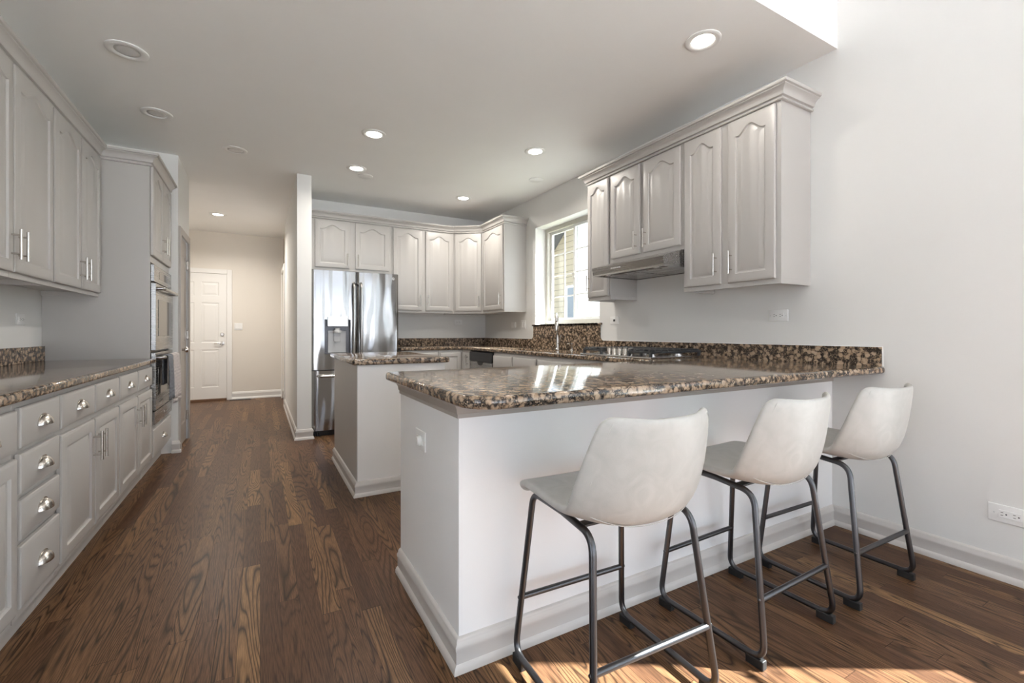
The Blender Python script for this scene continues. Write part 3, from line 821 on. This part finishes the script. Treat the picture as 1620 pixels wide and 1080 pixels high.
towel('pale pinkish-grey striped towel with fringe on the lower oven handle', 4.625, 4.93, TOWEL1, -.36, -.24, .009, True, ph=0)

# crown mouldings (outward = right of travel)
def crown(name, path, z0, z1, label, o=.062):
    h = z1 - z0
    pr = [(0, z0), (.014, z0), (.017, z0 + .05 * h), (.014, z0 + .13 * h), (.008, z0 + .15 * h), (.008, z0 + .24 * h), (.020, z0 + .27 * h), (.022, z0 + .33 * h), (.023, z0 + .42 * h), (.029, z0 + .56 * h), (.041, z0 + .68 * h), (.050, z0 + .73 * h), (.050, z0 + .79 * h), (o - .002, z0 + .82 * h), (o, z0 + .87 * h), (o, z1), (0, z1)]
    m = MB().sweep(pr, path)
    ob = m.build(name, CAB, None, 30, (path[0][0], path[0][1], z0)); return tag(ob, label, 'molding')
# right of travel must face the room
crown('crown_molding', [(FXU, 2.06), (FXU, 4.269), (-.722, 4.269), (-.722, 5.073)], 2.338, 2.425, 'grey crown molding along the left wall cabinets and oven cabinet')
# ------------------------------------------------------------------ right wall cabinets
FXR = 2.566; RD = XW - FXR - .002
def rupper(label, y1, y0, z0, doors, hz):
    """y1 far end (local x=0), y0 near end"""
    return cabinet(label, (FXR, y1), -R90, y1 - y0, z0, 2.425, RD, [(y1 - b_, y1 - a, z0 + .03, 2.395, .05, hs, hz) for a, b_, hs in doors])
rupper('tall grey two-door wall cabinet at the near end of the right wall', 2.142, 1.474, 1.372, [(1.846, 2.128, 'r'), (1.502, 1.796, 'l')], 1.525)
rupper('short grey two-door wall cabinet directly above the range hood', 2.890, 2.142, 1.672, [(2.548, 2.876, 'r'), (2.162, 2.506, 'l')], 1.805)
rupper('narrow grey single-door wall cabinet between window and range hood', 3.190, 2.890, 1.372, [(2.908, 3.176, 'l')], 1.525)
crown('crown_molding', [(XW - .001, 3.190), (FXR, 3.190), (FXR, 1.474), (XW - .001, 1.474)], 2.405, 2.492, 'grey crown molding above the range hood cabinets on the right wall')

# range hood
r = thing('range_hood', 'slim stainless range hood under the short cabinet on the right wall', 'range hood', (2.62, 2.516, 1.548))
def L2(m, nm, mat, sm=None, par=None):
    o = m.xf(Matrix.Translation(-Vector(r.location))).build(nm, mat, par or r, sm); return o
hy0, hy1 = 2.146, 2.886
m = MB(); m.prism([(2.372, 1.556), (2.362, 1.612), (2.372, 1.616), (2.546, 1.668), (XW - .002, 1.668), (XW - .002, 1.556)], hy0, hy1, 'y'); L2(m, 'canopy', STEELY)
m = MB(); m.box(2.372, 2.395, hy0, hy1, 1.546, 1.557); m.box(XW - .03, XW - .002, hy0, hy1, 1.546, 1.557); m.box(2.395, XW - .03, hy0, hy0 + .02, 1.546, 1.557); m.box(2.395, XW - .03, hy1 - .02, hy1, 1.546, 1.557)
L2(m, 'bottom_rim', STEEL)
for a, b_ in ((hy0 + .03, 2.505), (2.525, hy1 - .03)):
    f_ = L2(MB().box(2.46, XW - .04, a, b_, 1.549, 1.557, .001), 'grease_filter', STEELY)
    m = MB(); c_ = (a + b_) / 2; m.box(2.47, 2.50, c_ - .06, c_ + .06, 1.546, 1.5495); L2(m, 'filter_pull', NICKEL)
for yy in (hy0 + .12, hy1 - .12): L2(MB().cyl((2.425, yy, 1.550), (2.425, yy, 1.557), .022, 20), 'light_lens', PLAST)
for k in range(5):
    yy = 2.56 + k * .022; L2(MB().box(2.3605, 2.3665, yy, yy + .014, 1.583, 1.591, .001), 'button', PLAST)

# ------------------------------------------------------------------ back wall cabinets (facing -Y)
FYB = 5.602; BD = YB - FYB - .002
def bupper(label, x0, x1, z0, doors, hz):
    return cabinet(label, (x0, FYB), 0, x1 - x0, z0, 2.425, BD, [(a - x0, b_ - x0, z0 + .028, 2.393, .05, hs, hz) for a, b_, hs in doors])
bupper('short grey two-door wall cabinet directly above the refrigerator', .465, 1.418, 1.818, [(.545, .925, 'r'), (.990, 1.388, 'l')], 1.945)
bupper('tall grey two-door wall cabinet right of the refrigerator on the back wall', 1.418, 2.245, 1.345, [(1.440, 1.806, 'r'), (1.856, 2.222, 'l')], 1.50)
# diagonal corner wall cabinet
r = thing('cabinet', 'grey diagonal wall cabinet filling the back right corner', 'cabinet', (2.245, FYB, 1.345))
m = MB(); m.prism([(2.246, YB - .002), (2.246, FYB), (2.562, 5.355), (XW - .002, 5.355), (XW - .002, YB - .002)], 1.345, 2.425, 'z')
m.xf(Matrix.Translation(-Vector(r.location))).build('carcass', CAB, r)
dl = math.hypot(2.562 - 2.245, 5.355 - FYB); an = math.atan2(5.355 - FYB, 2.562 - 2.245)
o = door_mesh(dl - .045, 1.02, .05).build('door', CAB, r, 30); o.location = (.022 * math.cos(an) + .003 * math.sin(an), .022 * math.sin(an) - .003 * math.cos(an), .028); o.rotation_euler = (0, 0, an)
bar_pull(o, dl - .045 - .028, -.019, .125)
cabinet('grey single-door wall cabinet between the corner cabinet and the window', (2.562, 5.355), -R90, 5.355 - 4.765, 1.345, 2.425, XW - 2.562 - .002, [(.025, .565, 1.373, 2.393, .05, 'r', 1.50)])
crown('crown_molding', [(.465, FYB), (2.245, FYB), (2.562, 5.355), (2.562, 4.765), (XW - .001, 4.765)], 2.405, 2.492, 'grey crown molding along the back wall cabinets round the corner')

# ------------------------------------------------------------------ back and right base cabinets
def dedge(*a): return a
cabinet('grey base cabinet on the back wall beside the refrigerator', (1.462, 5.312), 0, .465, .115, .874, YB - 5.312 - .002,
        [(.015, .45, .16, .655, 0, 'r', .56)], [(.015, .45, .69, .845, True)], toe=.06)
# corner cabinet with folding door: two fronts at right angles
r = thing('cabinet', 'grey corner base cabinet with folding door at the back right', 'cabinet', (1.928, 5.312, 0))
m = MB()
for z0_, z1_, t_ in ((.115, .874, 0), (0, .115, .06)):
    m.prism([(1.929, YB - .002), (1.929, 5.312 + t_), (2.25 + t_, 5.312 + t_), (2.25 + t_, 5.055), (XW - .002, 5.055), (XW - .002, YB - .002)], z0_, z1_, 'z')
m.xf(Matrix.Translation(-Vector(r.location))).build('carcass', CAB, r)
o = door_mesh(.272, .69, 0, .045).build('door', CAB, r, 30); o.location = (.018, 0, .15)
o = door_mesh(.225, .69, 0, .045).build('door', CAB, r, 30); o.location = (2.25 - 1.928, -.022, .15); o.rotation_euler = (0, 0, -R90)
bar_pull(o, .2, -.019, .6)
def rbase(label, y1, y0, doors, drawers):
    return cabinet(label, (2.25, y1), -R90, y1 - y0, .115, .874, XW - 2.25 - .002, [(y1 - b_, y1 - a, .15, .665, 0, hs, .56) for a, b_, hs in doors],
                   [(y1 - b_, y1 - a, .70, .842, p) for a, b_, p in drawers], toe=.06)
# sink base is a carcass with an open middle for the bowl
rs_ = rbase('grey sink base cabinet with two false drawer fronts under the window', 4.430, 3.530, [(3.99, 4.415, 'r'), (3.545, 3.97, 'l')], [(4.0, 4.415, False), (3.545, 3.975, False)])
rs_.children[0].data.clear_geometry()
old = rs_.children[0]; bpy.data.objects.remove(old)
m = MB(); w_ = .9; dp = XW - 2.25 - .002
m.box(.001, w_ - .001, .06, dp, 0, .115); m.box(.001, w_ - .001, 0, dp, .115, .135); m.box(.001, w_ - .001, 0, .02, .135, .874); m.box(.001, .019, .02, dp, .135, .874); m.box(w_ - .019, w_ - .001, .02, dp, .135, .874); m.box(.019, w_ - .019, dp - .012, dp, .135, .874)
m.build('carcass', CAB, rs_)
rbase('grey base cabinet between the sink and the cooktop', 3.530, 2.945, [(2.96, 3.515, 'l')], [(2.96, 3.515, False)])
rbase('grey base cabinet under the cooktop', 2.945, 2.060, [(2.515, 2.93, 'r'), (2.075, 2.495, 'l')], [(2.075, 2.93, False)])
# dishwasher
r = thing('dishwasher', 'stainless dishwasher with black control strip under the back right worktop', 'dishwasher', (2.25, 4.742, 0), -R90)
m = MB(); m.box(-.298, .298, .002, .58, .10, .868); m.box(-.298, .298, .07, .58, 0, .10); m.build('tub', BLACKM, r)
MB().box(-.300, .300, -.022, 0, .10, .752, .003).build('door_panel', STEELH, r)
MB().box(-.300, .300, -.026, 0, .755, .862, .006).build('control_panel', BLACKM, r)
m = MB(); m.prism([(-.085, .752), (.085, .752), (.06, .725), (.03, .712), (-.03, .712), (-.06, .725)], -.0235, -.0215, 'y'); m.build('handle_recess', SLOT, r)

# sink bowl, faucet, soap dispenser
r = thing('sink', 'stainless undermount sink bowl sunk in the worktop under the window', 'sink', (2.48, 3.96, .876))
m = MB(); x0_, x1_, y0_, y1_, zb_ = 2.305, 2.655, 3.605, 4.315, .69
m.box(x0_, x1_, y0_, y1_, zb_, zb_ + .004); m.box(x0_, x0_ + .006, y0_, y1_, zb_, .875); m.box(x1_ - .006, x1_, y0_, y1_, zb_, .875); m.box(x0_, x1_, y0_, y0_ + .006, zb_, .875); m.box(x0_, x1_, y1_ - .006, y1_, zb_, .875)
m.xf(Matrix.Translation(-Vector(r.location))).build('bowl', STEEL, r)
MB().lathe([(.045, .0), (.045, .004), (.03, .006), (0, .002)], (0, 0, zb_ + .004 - .876), 24).build('drain', NICKEL, r, 40)
r = thing('faucet', 'tall curved nickel pull-down faucet standing behind the sink', 'faucet', (2.735, 3.905, CT))
MB().lathe([(.028, 0), (.028, .008), (.022, .014), (.020, .10), (.017, .13), (.0145, .15), (0, .15)], (0, 0, 0), 24).build('base', NICKEL, r, 40)
sx_, sy_ = -.66, -.75
R_ = .068; pts = [(0, 0, .14), (0, 0, .22), (0, 0, .30)]
for k in range(1, 15):
    a = PI - k / 14 * PI * 1.0; d_ = R_ + R_ * math.cos(a); pts.append((sx_ * d_, sy_ * d_, .305 + R_ * math.sin(a)))
MB().tube(pts + [(sx_ * 2 * R_, sy_ * 2 * R_, .275)], .0115, 14).build('spout', NICKEL, r, 0)
m = MB(); e_ = (sx_ * 2 * R_, sy_ * 2 * R_)
m.lathe([(.0, .0), (.0165, .0), (.0175, .01), (.0175, .05), (.014, .075), (.0125, .085), (0, .085)], (e_[0], e_[1], .198), 20); m.build('spray_head', NICKEL, r, 40)
m = MB(); m.cyl((0, 0, .065), (.0, -.035, .065), .0125, 16); m.tube([(0, -.03, .065), (.0, -.045, .085), (.004, -.05, .15)], [.009, .008, .006], 12); m.build('lever', NICKEL, r, 40)
r = thing('soap_dispenser', 'small nickel soap dispenser right of the faucet', 'soap dispenser', (2.735, 3.655, CT))
MB().lathe([(.02, 0), (.02, .006), (.012, .012), (.012, .05), (.015, .055), (.015, .072), (0, .075)], (0, 0, 0), 20).build('body', NICKEL, r, 40)
MB().tube([(0, 0, .066), (-.03, .0, .068), (-.06, .0, .062)], .005, 10).build('nozzle', NICKEL, r, 0)

# ------------------------------------------------------------------ cooktop
r = thing('gas_cooktop', 'stainless five-burner gas cooktop with black grates below the range hood', 'cooktop', (2.535, 2.55, CT))
m = MB(); m.box(-.262, .262, -.378, .378, .0, .012, .003); m.build('tray', STEEL, r)
bpos = [(-.13, -.26, .036), (.13, -.26, .045), (-.13, .26, .036), (.13, .26, .045), (.06, 0, .055)]
for x, y, rr in bpos:
    b_ = MB().lathe([(rr * 1.3, .012), (rr * 1.3, .016), (rr, .018), (rr, .026), (0, .026)], (x, y, 0), 24).build('burner', NICKEL, r, 40)
    MB().lathe([(rr * .82, .026), (rr * .85, .032), (rr * .7, .035), (0, .035)], (x, y, 0), 24).build('burner_cap', IRON, b_, 40)
for (ya, yb, xa) in ((-.368, -.137, -.235), (-.130, .130, -.085), (.137, .368, -.235)):
    m = MB(); xb = .250; zt = .050; bw = .007
    for x in (xa, xb): m.box(x - bw, x + bw, ya, yb, .036, zt, .002)
    for y in (ya + bw, yb - bw): m.box(xa, xb, y - bw, y + bw, .036, zt, .002)
    for x in (xa, xb):
        for y in (ya + .012, yb - .012): m.box(x - .009, x + .009, y - .009, y + .009, .012, .04, .002)
    nb_ = 8 if xa < -.2 else 6
    for k in range(nb_):
        x = xa + (xb - xa) * (k + .5) / nb_
        ym_ = (ya + yb) / 2; g_ = .045
        m.box(x - .005, x + .005, ya, ym_ - g_, .042, zt + .012, .002); m.box(x - .005, x + .005, ym_ + g_, yb, .042, zt + .012, .002)
    for k in range(5):
        y = ya + (yb - ya) * (k + .5) / 5
        m.box(xa - .006, xa + .045, y - .006, y + .006, .040, zt + .010, .002); m.box(xb - .045, xb + .006, y - .006, y + .006, .040, zt + .010, .002)
    m.build('grate', IRON, r)
for k in range(5):
    y = -.115 + k * .0575; x = -.185
    m = MB(); m.lathe([(.021, .012), (.021, .020), (.018, .024), (.0175, .056), (.014, .060), (0, .060)], (x, y, 0), 20); m.box(x - .018, x + .018, y - .004, y + .004, .056, .068, .001); m.build('knob', NICKEL, r, 40)

# ------------------------------------------------------------------ refrigerator
FW = .905
r = thing('refrigerator', 'stainless french-door refrigerator with water dispenser between partition and cabinets', 'refrigerator', (.469, 5.105, 0))
m = MB(); m.box(.004, FW - .004, .075, .76, .03, 1.735, .004); m.build('case', plain('dark_grey_case', (.09, .09, .095), .4), r)
m = MB(); m.box(.03, FW - .03, .05, .30, .0, .05); m.build('kick_grille', BLACKM, r)
for x in (.06, .40, FW - .08): MB().cyl((x, .045, 0), (x, .045, .04), .018, 14).build('foot', BLACKM, r)
MB().box(.0, .20, .03, .12, 1.737, 1.757, .004).build('hinge_cover', BLACKM, r); MB().box(FW - .20, FW, .03, .12, 1.737, 1.757, .004).build('hinge_cover', BLACKM, r)
def fdoor(x0, x1, z0, z1, nm, hole=None):
    m = MB(); bm = m.bm; xs = [x0 + (x1 - x0) * k / 24 for k in range(25)]
    if hole: xs = sorted(set(xs) | {hole[0], hole[1]}); 
    zs = [z0, z1] if not hole else [z0, hole[2], hole[3], z1]
    def yf(x):
        u = (x - x0) / (x1 - x0) * 2 - 1; e_ = max(0, abs(u) - .93) / .07
        return -.006 * (1 - u * u) + .012 * e_ ** 2
    V = [[bm.verts.new((x, yf(x), z)) for z in zs] for x in xs]
    for i in range(len(xs) - 1):
        for j in range(len(zs) - 1):
            if hole and hole[0] - 1e-6 <= xs[i] and xs[i + 1] <= hole[1] + 1e-6 and j == 1: continue
            bm.faces.new((V[i][j], V[i + 1][j], V[i + 1][j + 1], V[i][j + 1]))
    Bk = [[bm.verts.new((x, .07, z)) for z in (z0, z1)] for x in (x0, x1)]
    bm.faces.new((Bk[0][0], Bk[0][1], Bk[1][1], Bk[1][0]))
    bm.faces.new([V[0][j] for j in range(len(zs))] + [Bk[0][1], Bk[0][0]]); bm.faces.new([V[-1][j] for j in range(len(zs))][::-1] + [Bk[1][0], Bk[1][1]])
    bm.faces.new([V[i][0] for i in range(len(xs))] + [Bk[1][0], Bk[0][0]]); bm.faces.new([V[i][-1] for i in range(len(xs))] + [Bk[1][1], Bk[0][1]])
    return m.build(nm, FRIDGE, r, 30)
hole = (.122, .386, .865, 1.232)
ld = fdoor(0, .4505, .70, 1.750, 'left_door', hole); rd = fdoor(.4545, FW, .70, 1.750, 'right_door')
fz = fdoor(0, FW, .062, .690, 'freezer_drawer')
# dispenser
hx0, hx1, hz0, hz1 = hole
m = MB(); m.box(hx0, hx1, .066, .0695, hz0, hz1); m.box(hx0, hx0 + .004, -.004, .066, hz0, hz1); m.box(hx1 - .004, hx1, -.004, .066, hz0, hz1); m.box(hx0, hx1, -.004, .066, hz0, hz0 + .012); m.box(hx0, hx1, -.004, .066, hz1 - .004, hz1)
dsp = m.build('dispenser_recess', plain('dark_recess', (.13, .13, .14), .3, .3), ld)
m = MB().box(.050 + hx0 - .01, hx1 - .04, .052, .067, hz0 + .012, hz0 + .25, .004); m.build('dispenser_back', DIM, dsp)
MB().box(hx0 + .028, hx1 - .028, -.014, .04, hz1 - .075, hz1 + .030, .004).build('dispenser_panel', plain('silver_panel', (.66, .67, .68), .22, .4), dsp)
MB().lathe([(.042, 0), (.040, .02), (.030, .03), (.030, .05), (0, .05)], ((hx0 + hx1) / 2, .03, hz1 - .14), 20).xf(Matrix.Identity(4)).build('nozzle', DIM, dsp, 40)
MB().box((hx0 + hx1) / 2 - .035, (hx0 + hx1) / 2 + .035, .035, .045, hz1 - .24, hz1 - .14, .004).build('paddle', DIM, dsp)
def fhandle(par, x):
    z0_, z1_ = .80, 1.63
    pts = [(x, -.004, z0_), (x, -.045, z0_ + .03)] + [(x, -.052 - .010 * math.sin(k / 10 * PI), z0_ + .06 + (z1_ - z0_ - .12) * k / 10) for k in range(11)] + [(x, -.045, z1_ - .03), (x, -.004, z1_)]
    MB().tube(fillet(pts, .02, 3), .014, 14).build('handle', STEEL, par, 0)
fhandle(ld, .4505 - .036); fhandle(rd, .4545 + .036)
MB().tube(fillet([(.06, -.004, .635), (.07, -.048, .635), (FW - .07, -.048, .635), (FW - .06, -.004, .635)], .03, 4), .014, 14).build('handle', STEEL, fz, 0)
m = MB(); m.tube([(FW - .06 + .013 * math.cos(a), -.0035, 1.700 + .013 * math.sin(a)) for a in [k / 20 * 2 * PI for k in range(20)]], .0016, 6, True); m.box(FW - .064, FW - .0615, -.006, -.002, 1.694, 1.707); m.box(FW - .0615, FW - .055, -.006, -.002, 1.694, 1.6965)
m.build('round_logo', PLAST, rd)

# ------------------------------------------------------------------ wall plates
def plate(name, label, cat, loc, rz, w, h, kind, group=None):
    """centred plate, front toward local -Y"""
    r = thing(name, label, cat, loc, rz, group)
    MB().box(-w / 2, w / 2, -.006, 0, -h / 2, h / 2, .0028, 3).build('cover_plate', PLAST, r, 30)
    horiz = w >= h
    if kind == 'duplex':
        m = MB(); a, b_ = (.034, .0165) if horiz else (.0165, .034)
        o = m.box(-a, a, -.0085, -.006, -b_, b_, .001).build('receptacle', PLAST, r)
        m = MB()
        for s_ in (-1, 1):
            c = s_ * .019
            for q in (-1, 1):
                if horiz: m.box(c - .009, c - .001, -.0088, -.0084, q * .006 - .0012, q * .006 + .0012)
                else: m.box(q * .006 - .0012, q * .006 + .0012, -.0088, -.0084, c - .001, c + .008)
            if horiz: m.cyl((c + .008, -.0088, 0), (c + .008, -.0084, 0), .003, 10)
            else: m.cyl((0, -.0088, c - .008), (0, -.0084, c - .008), .003, 10)
        m.build('slots', SLOT, o)
        m = MB()
        for s_ in (-1, 1): m.cyl((s_ * .049 if horiz else 0, -.0068, 0 if horiz else s_ * .049), (s_ * .049 if horiz else 0, -.0058, 0 if horiz else s_ * .049), .0028, 10)
        m.build('screws', DIM, r)
    elif kind == 'switch':
        m = MB(); m.box(-.034 if horiz else -.0165, .034 if horiz else .0165, -.010, -.006, -.0165 if horiz else -.034, .0165 if horiz else .034, .002).build('rocker', PLAST, r)
    elif kind == 'double':
        for c in (-.023, .023): MB().box(c - .0165, c + .0165, -.010, -.006, -.034, .034, .002).build('rocker', PLAST, r)
    elif kind == 'jack':
        MB().box(-.012, .012, -.009, -.006, -.01, .01, .001).build('socket', SLOT, r)
    elif kind == 'cap':
        m = MB(); m.box(-.034, .034, -.0085, -.006, -.0165, .0165, .001); o = m.build('receptacle', PLAST, r)
        MB().lathe([(.02, -.0085), (.022, -.014), (.016, -.024), (0, -.026)], (.012, 0, 0), 20, 'y').build('safety_plug', PLAST, r, 40)
        m = MB()
        for q in (-1, 1): m.box(-.027, -.019, -.0088, -.0084, q * .006 - .0012, q * .006 + .0012)
        m.build('slots', SLOT, o)
    return r
plate('outlet', 'white horizontal outlet on the right wall above the granite backsplash end', 'outlet', (XW, 1.665, 1.200), -R90, .122, .073, 'duplex')
plate('outlet', 'large white outlet low on the right wall near the floor', 'outlet', (XW, .655, .292), -R90, .138, .078, 'duplex')
plate('wall_jack', 'small white plate with one dark socket right of the window', 'wall plate', (XW, 3.176, 1.205), -R90, .115, .07, 'jack')
plate('light_switch', 'single white switch plate on the right wall nearest the back corner', 'switch', (XW, 5.08, 1.190), -R90, .115, .07, 'switch')
plate('light_switch', 'double white switch plate beside the left edge of the window', 'switch', (XW, 4.835, 1.190), -R90, .118, .112, 'double')
plate('outlet', 'white horizontal outlet on the back wall right of the refrigerator', 'outlet', (2.44, YB, 1.238), 0, .12, .07, 'duplex')
plate('outlet', 'white horizontal outlet on the left wall under the wall cabinets', 'outlet', (XL, 3.955, 1.175), R90, .118, .072, 'duplex')
plate('outlet', 'white outlet with a round safety plug on the end of the peninsula', 'outlet', (PX0, 1.745, .665), -R90, .118, .078, 'cap')
plate('light_switch', 'white two-rocker switch plate right of the hall door', 'switch', (-.312, YH, 1.19), 0, .115, .115, 'double')
o = MB(); o.box(-.43, -.13, 8.50, 8.60, 0.0, .006, .002); o = o.build('floor_register', BLACKM, None, None, (-.28, 8.55, 0)); tag(o, 'dark floor vent in front of the hall end baseboard', 'vent')
m = MB()
for k in range(14): m.box(-.14 + k * .0205, -.132 + k * .0205, -.04, .04, .006, .0085)
m.build('slats', IRON, o)
# spring door stop near pantry
# ------------------------------------------------------------------ ceiling fixtures
def downlight(x, y, lit, label, R_=.094):
    r = thing('recessed_light', label, 'ceiling light', (x, y, ZC), 0, 'recessed ceiling lights')
    rl = .060
    MB().lathe([(R_, -.0005), (R_, -.005), (R_ - .008, -.009), (rl + .006, -.008), (rl, -.004), (rl, -.0005)], (0, 0, 0), 48).build('trim_ring', PLAST, r, 40)
    MB().lathe([(rl, -.0035), (rl * .7, -.0045), (0, -.005)], (0, 0, 0), 40).build('lens', LENS if lit else LENS_OFF, r, 0)
    if lit:
        d = bpy.data.lights.new('downlight_lamp', 'AREA'); d.shape = 'DISK'; d.size = .11; d.spread = 2.7; d.energy = lit; d.color = (1.0, .94, .86)
        o = bpy.data.objects.new('downlight_lamp', d); C.objects.link(o); o.location = (x, y, ZC - .012)
    return r
EN = 6.5
downlight(-.666, 3.329, 0, 'unlit recessed light nearest the viewer above the left cabinets', .100)
downlight(-.665, 4.173, 0, 'unlit recessed light, middle one above the left cabinets', .097)
downlight(-.193, 4.672, 0, 'unlit recessed light in front of the hall entrance')
downlight(.81, 3.747, EN, 'lit recessed light above the island, nearer the viewer')
downlight(.827, 4.611, EN, 'lit recessed light just in front of the refrigerator cabinets')
downlight(2.14, 3.399, EN, 'lit recessed light in front of the sink window')
downlight(2.129, 5.003, EN, 'lit recessed light nearest the back right corner')
downlight(2.138, 1.658, EN * .25, 'large lit recessed light above the peninsula, near the raised ceiling')
downlight(-.503, 7.336, EN * 3.0, 'lit recessed light in the hall in front of the white door', .105)
for x, y, lb in ((.948, 4.80, 'plain white round cover on the ceiling beside a lit recessed light'), (2.544, 4.028, 'plain white round cover on the ceiling near the window wall')):
    o = MB().lathe([(.075, -.0005), (.075, -.006), (.068, -.010), (.05, -.010), (.046, -.013), (0, -.014)], (0, 0, 0), 40).build('ceiling_cover', PLAST, None, 40); o.location = (x, y, ZC)
    tag(o, lb, 'ceiling cover')

# ------------------------------------------------------------------ counter stools
def shell_mesh():
    m = MB(); bm = m.bm
    prof = [(.200, .560), (.208, .574), (.200, .590), (.165, .599), (.09, .594), (.00, .583), (-.08, .568), (-.135, .560), (-.180, .568), (-.210, .602), (-.230, .672), (-.243, .755), (-.252, .825), (-.256, .858), (-.254, .868)]
    hw = [.195, .212, .220, .226, .230, .232, .234, .237, .240, .240, .235, .222, .206, .192, .165]
    ey = [0, 0, 0, 0, 0, .002, .012, .034, .066, .084, .084, .076, .066, .060, .056]
    ez = [0, 0, .002, .004, .008, .016, .032, .054, .066, .062, .040, .022, .014, .010, .000]
    T = 16; rows = []
    for (y, z), w, a, b_ in zip(prof, hw, ey, ez):
        row = []
        for k in range(T + 1):
            t = k / T * 2 - 1; f_ = abs(t) ** 2.4
            row.append(bm.verts.new((t * w, y + a * f_, z + b_ * f_)))
        rows.append(row)
    for a, b_ in zip(rows, rows[1:]):
        for k in range(T): bm.faces.new((a[k], a[k + 1], b_[k + 1], b_[k]))
    return m, prof, hw, ey, ez
def stool(loc, rz, label):
    r = thing('counter_stool', label, 'stool', (loc[0], loc[1], 0), rz, 'counter stools at the peninsula')
    m, prof, hw, ey, ez = shell_mesh()
    sh = m.build('seat_shell', LEATH, r, 0)
    s1 = sh.modifiers.new('thick', 'SOLIDIFY'); s1.thickness = .024; s1.offset = 0
    b1 = sh.modifiers.new('soft', 'SUBSURF'); b1.levels = 2; b1.render_levels = 2
    # stitched seam round the back of the shell
    m = MB()
    for sgn in (-1, 1):
        pts = []
        for (y, z), w, a, b_ in list(zip(prof, hw, ey, ez))[7:14]:
            t = .90; f_ = t ** 2.4; pts.append((sgn * t * w, y + a * f_ - .0115, z + b_ * f_ - .004))
        m.tube(pts, .0013, 6)
    i = 8; pts = []
    for k in range(25):
        t = (k / 24 * 2 - 1) * .80; f_ = abs(t) ** 2.4; (y, z) = prof[i]
        pts.append((t * hw[i], y + ey[i] * f_ - .0085, z + ez[i] * f_ - .0065))
    m.tube(pts, .0013, 6)
    m.build('seam', LEATH, r, 0)
    tr = .0105
    for sgn in (-1, 1):
        xb, xt = .228, .185; zb, zt = .030, .562
        P = [(sgn * .18, .0, .560), (sgn * xt, .165, .566), (sgn * xb, .212, zb), (sgn * xb, -.212, zb), (sgn * xt, -.150, .548), (sgn * .18, -.0, .560)]
        m = MB(); m.tube(fillet(P, [0, .04, .055, .055, .05, 0], 8)[:-1], tr, 14, True); m.build('leg_frame', GUN, r, 0)
        for sy in (1, -1):
            MB().box(sgn * xb - .012, sgn * xb + .012, sy * .182 - .030, sy * .182 + .030, 0, .030, .003).build('foot_pad', RUB, r)
    for sy in (1, -1):
        q = (.215 - .03) / (.562 - .03); xx = .228 + (.185 - .228) * q; yy = (.212 + (.165 - .212) * q) if sy > 0 else -(.212 + (.150 - .212) * q)
        m = MB(); m.cyl((-xx, yy, .215), (xx, yy, .215), .0095, 14)
        for sgn in (-1, 1): m.sphere((sgn * (xx + .011), yy, .215), .006, (.6, 1, 1), 10, 6)
        m.build('footrest', GUN, r, 40)
    m = MB(); m.box(-.178, .178, .06, .09, .563, .569); m.box(-.178, .178, -.10, -.07, .551, .557); m.build('seat_bracket', BLACKM, r)
    return r
stool((.965, 1.088), math.radians(-2), 'pale grey leather counter stool nearest the camera, at the peninsula corner')
stool((1.645, 1.088), math.radians(1.5), 'middle pale grey leather counter stool of the three')
stool((2.290, 1.080), math.radians(-1), 'pale grey leather counter stool closest to the right wall')

# ------------------------------------------------------------------ outside
struct(MB().box(XW + WT + .01, 8.9, YR - .155, 1.6, -.4, -.12).build('bounce_slab', CONC))  # unseen pale slab added to bounce sunlight up to the ceiling
struct(MB().box(-30, XFL - .16, YR - .155, 12, -.4, -.12).build('bounce_slab_left', CONC))  # unseen, added on the left to throw light indoors
struct(MB().box(-30, 9, -70, YR - .16, -.4, -.12).build('bounce_slab_rear', CONC))  # unseen, stretched far back to brighten the kitchen ceiling
o = MB().box(-14, 40, -30, 40, -.5, -.4).build('ground', GRASS); struct(o)
r = thing('neighbor_house', 'tan sided neighboring house seen through the kitchen window', 'house', (9.0, 13.5, -.4))
def L3(m, nm, mat): return m.xf(Matrix.Translation(-Vector(r.location))).build(nm, mat, r)
m = MB(); m.prism([(6.8, -.4), (13.6, -.4), (13.6, 3.5), (10.2, 6.3), (6.8, 3.5)], 9.0, 16.0, 'x'); L3(m, 'wall', SIDING)
for s_, (ya, za, yb, zb) in enumerate(((13.95, 3.25, 10.2, 6.4), (6.45, 3.25, 10.2, 6.4))):
    m = MB(); m.prism([(ya, za), (yb, zb), (yb, zb + .22), (ya, za + .22)], 8.6, 16.3, 'x'); L3(m, 'roof', ROOF)
    m = MB(); m.prism([(ya, za - .05), (yb, zb - .05), (yb, zb + .22), (ya, za + .22)], 8.52, 8.6, 'x'); L3(m, 'rake_trim', VINYL)
for yc in (11.75, 8.6):
    m = MB(); m.box(8.93, 9.0, yc - .5, yc + .5, 1.2, 2.65); w_ = L3(m, 'window_trim', VINYL)
    m = MB().box(8.915, 8.935, yc - .42, yc + .42, 1.28, 2.57); L3(m, 'window_glass', plain('far_glass', (.20, .22, .25), .6))
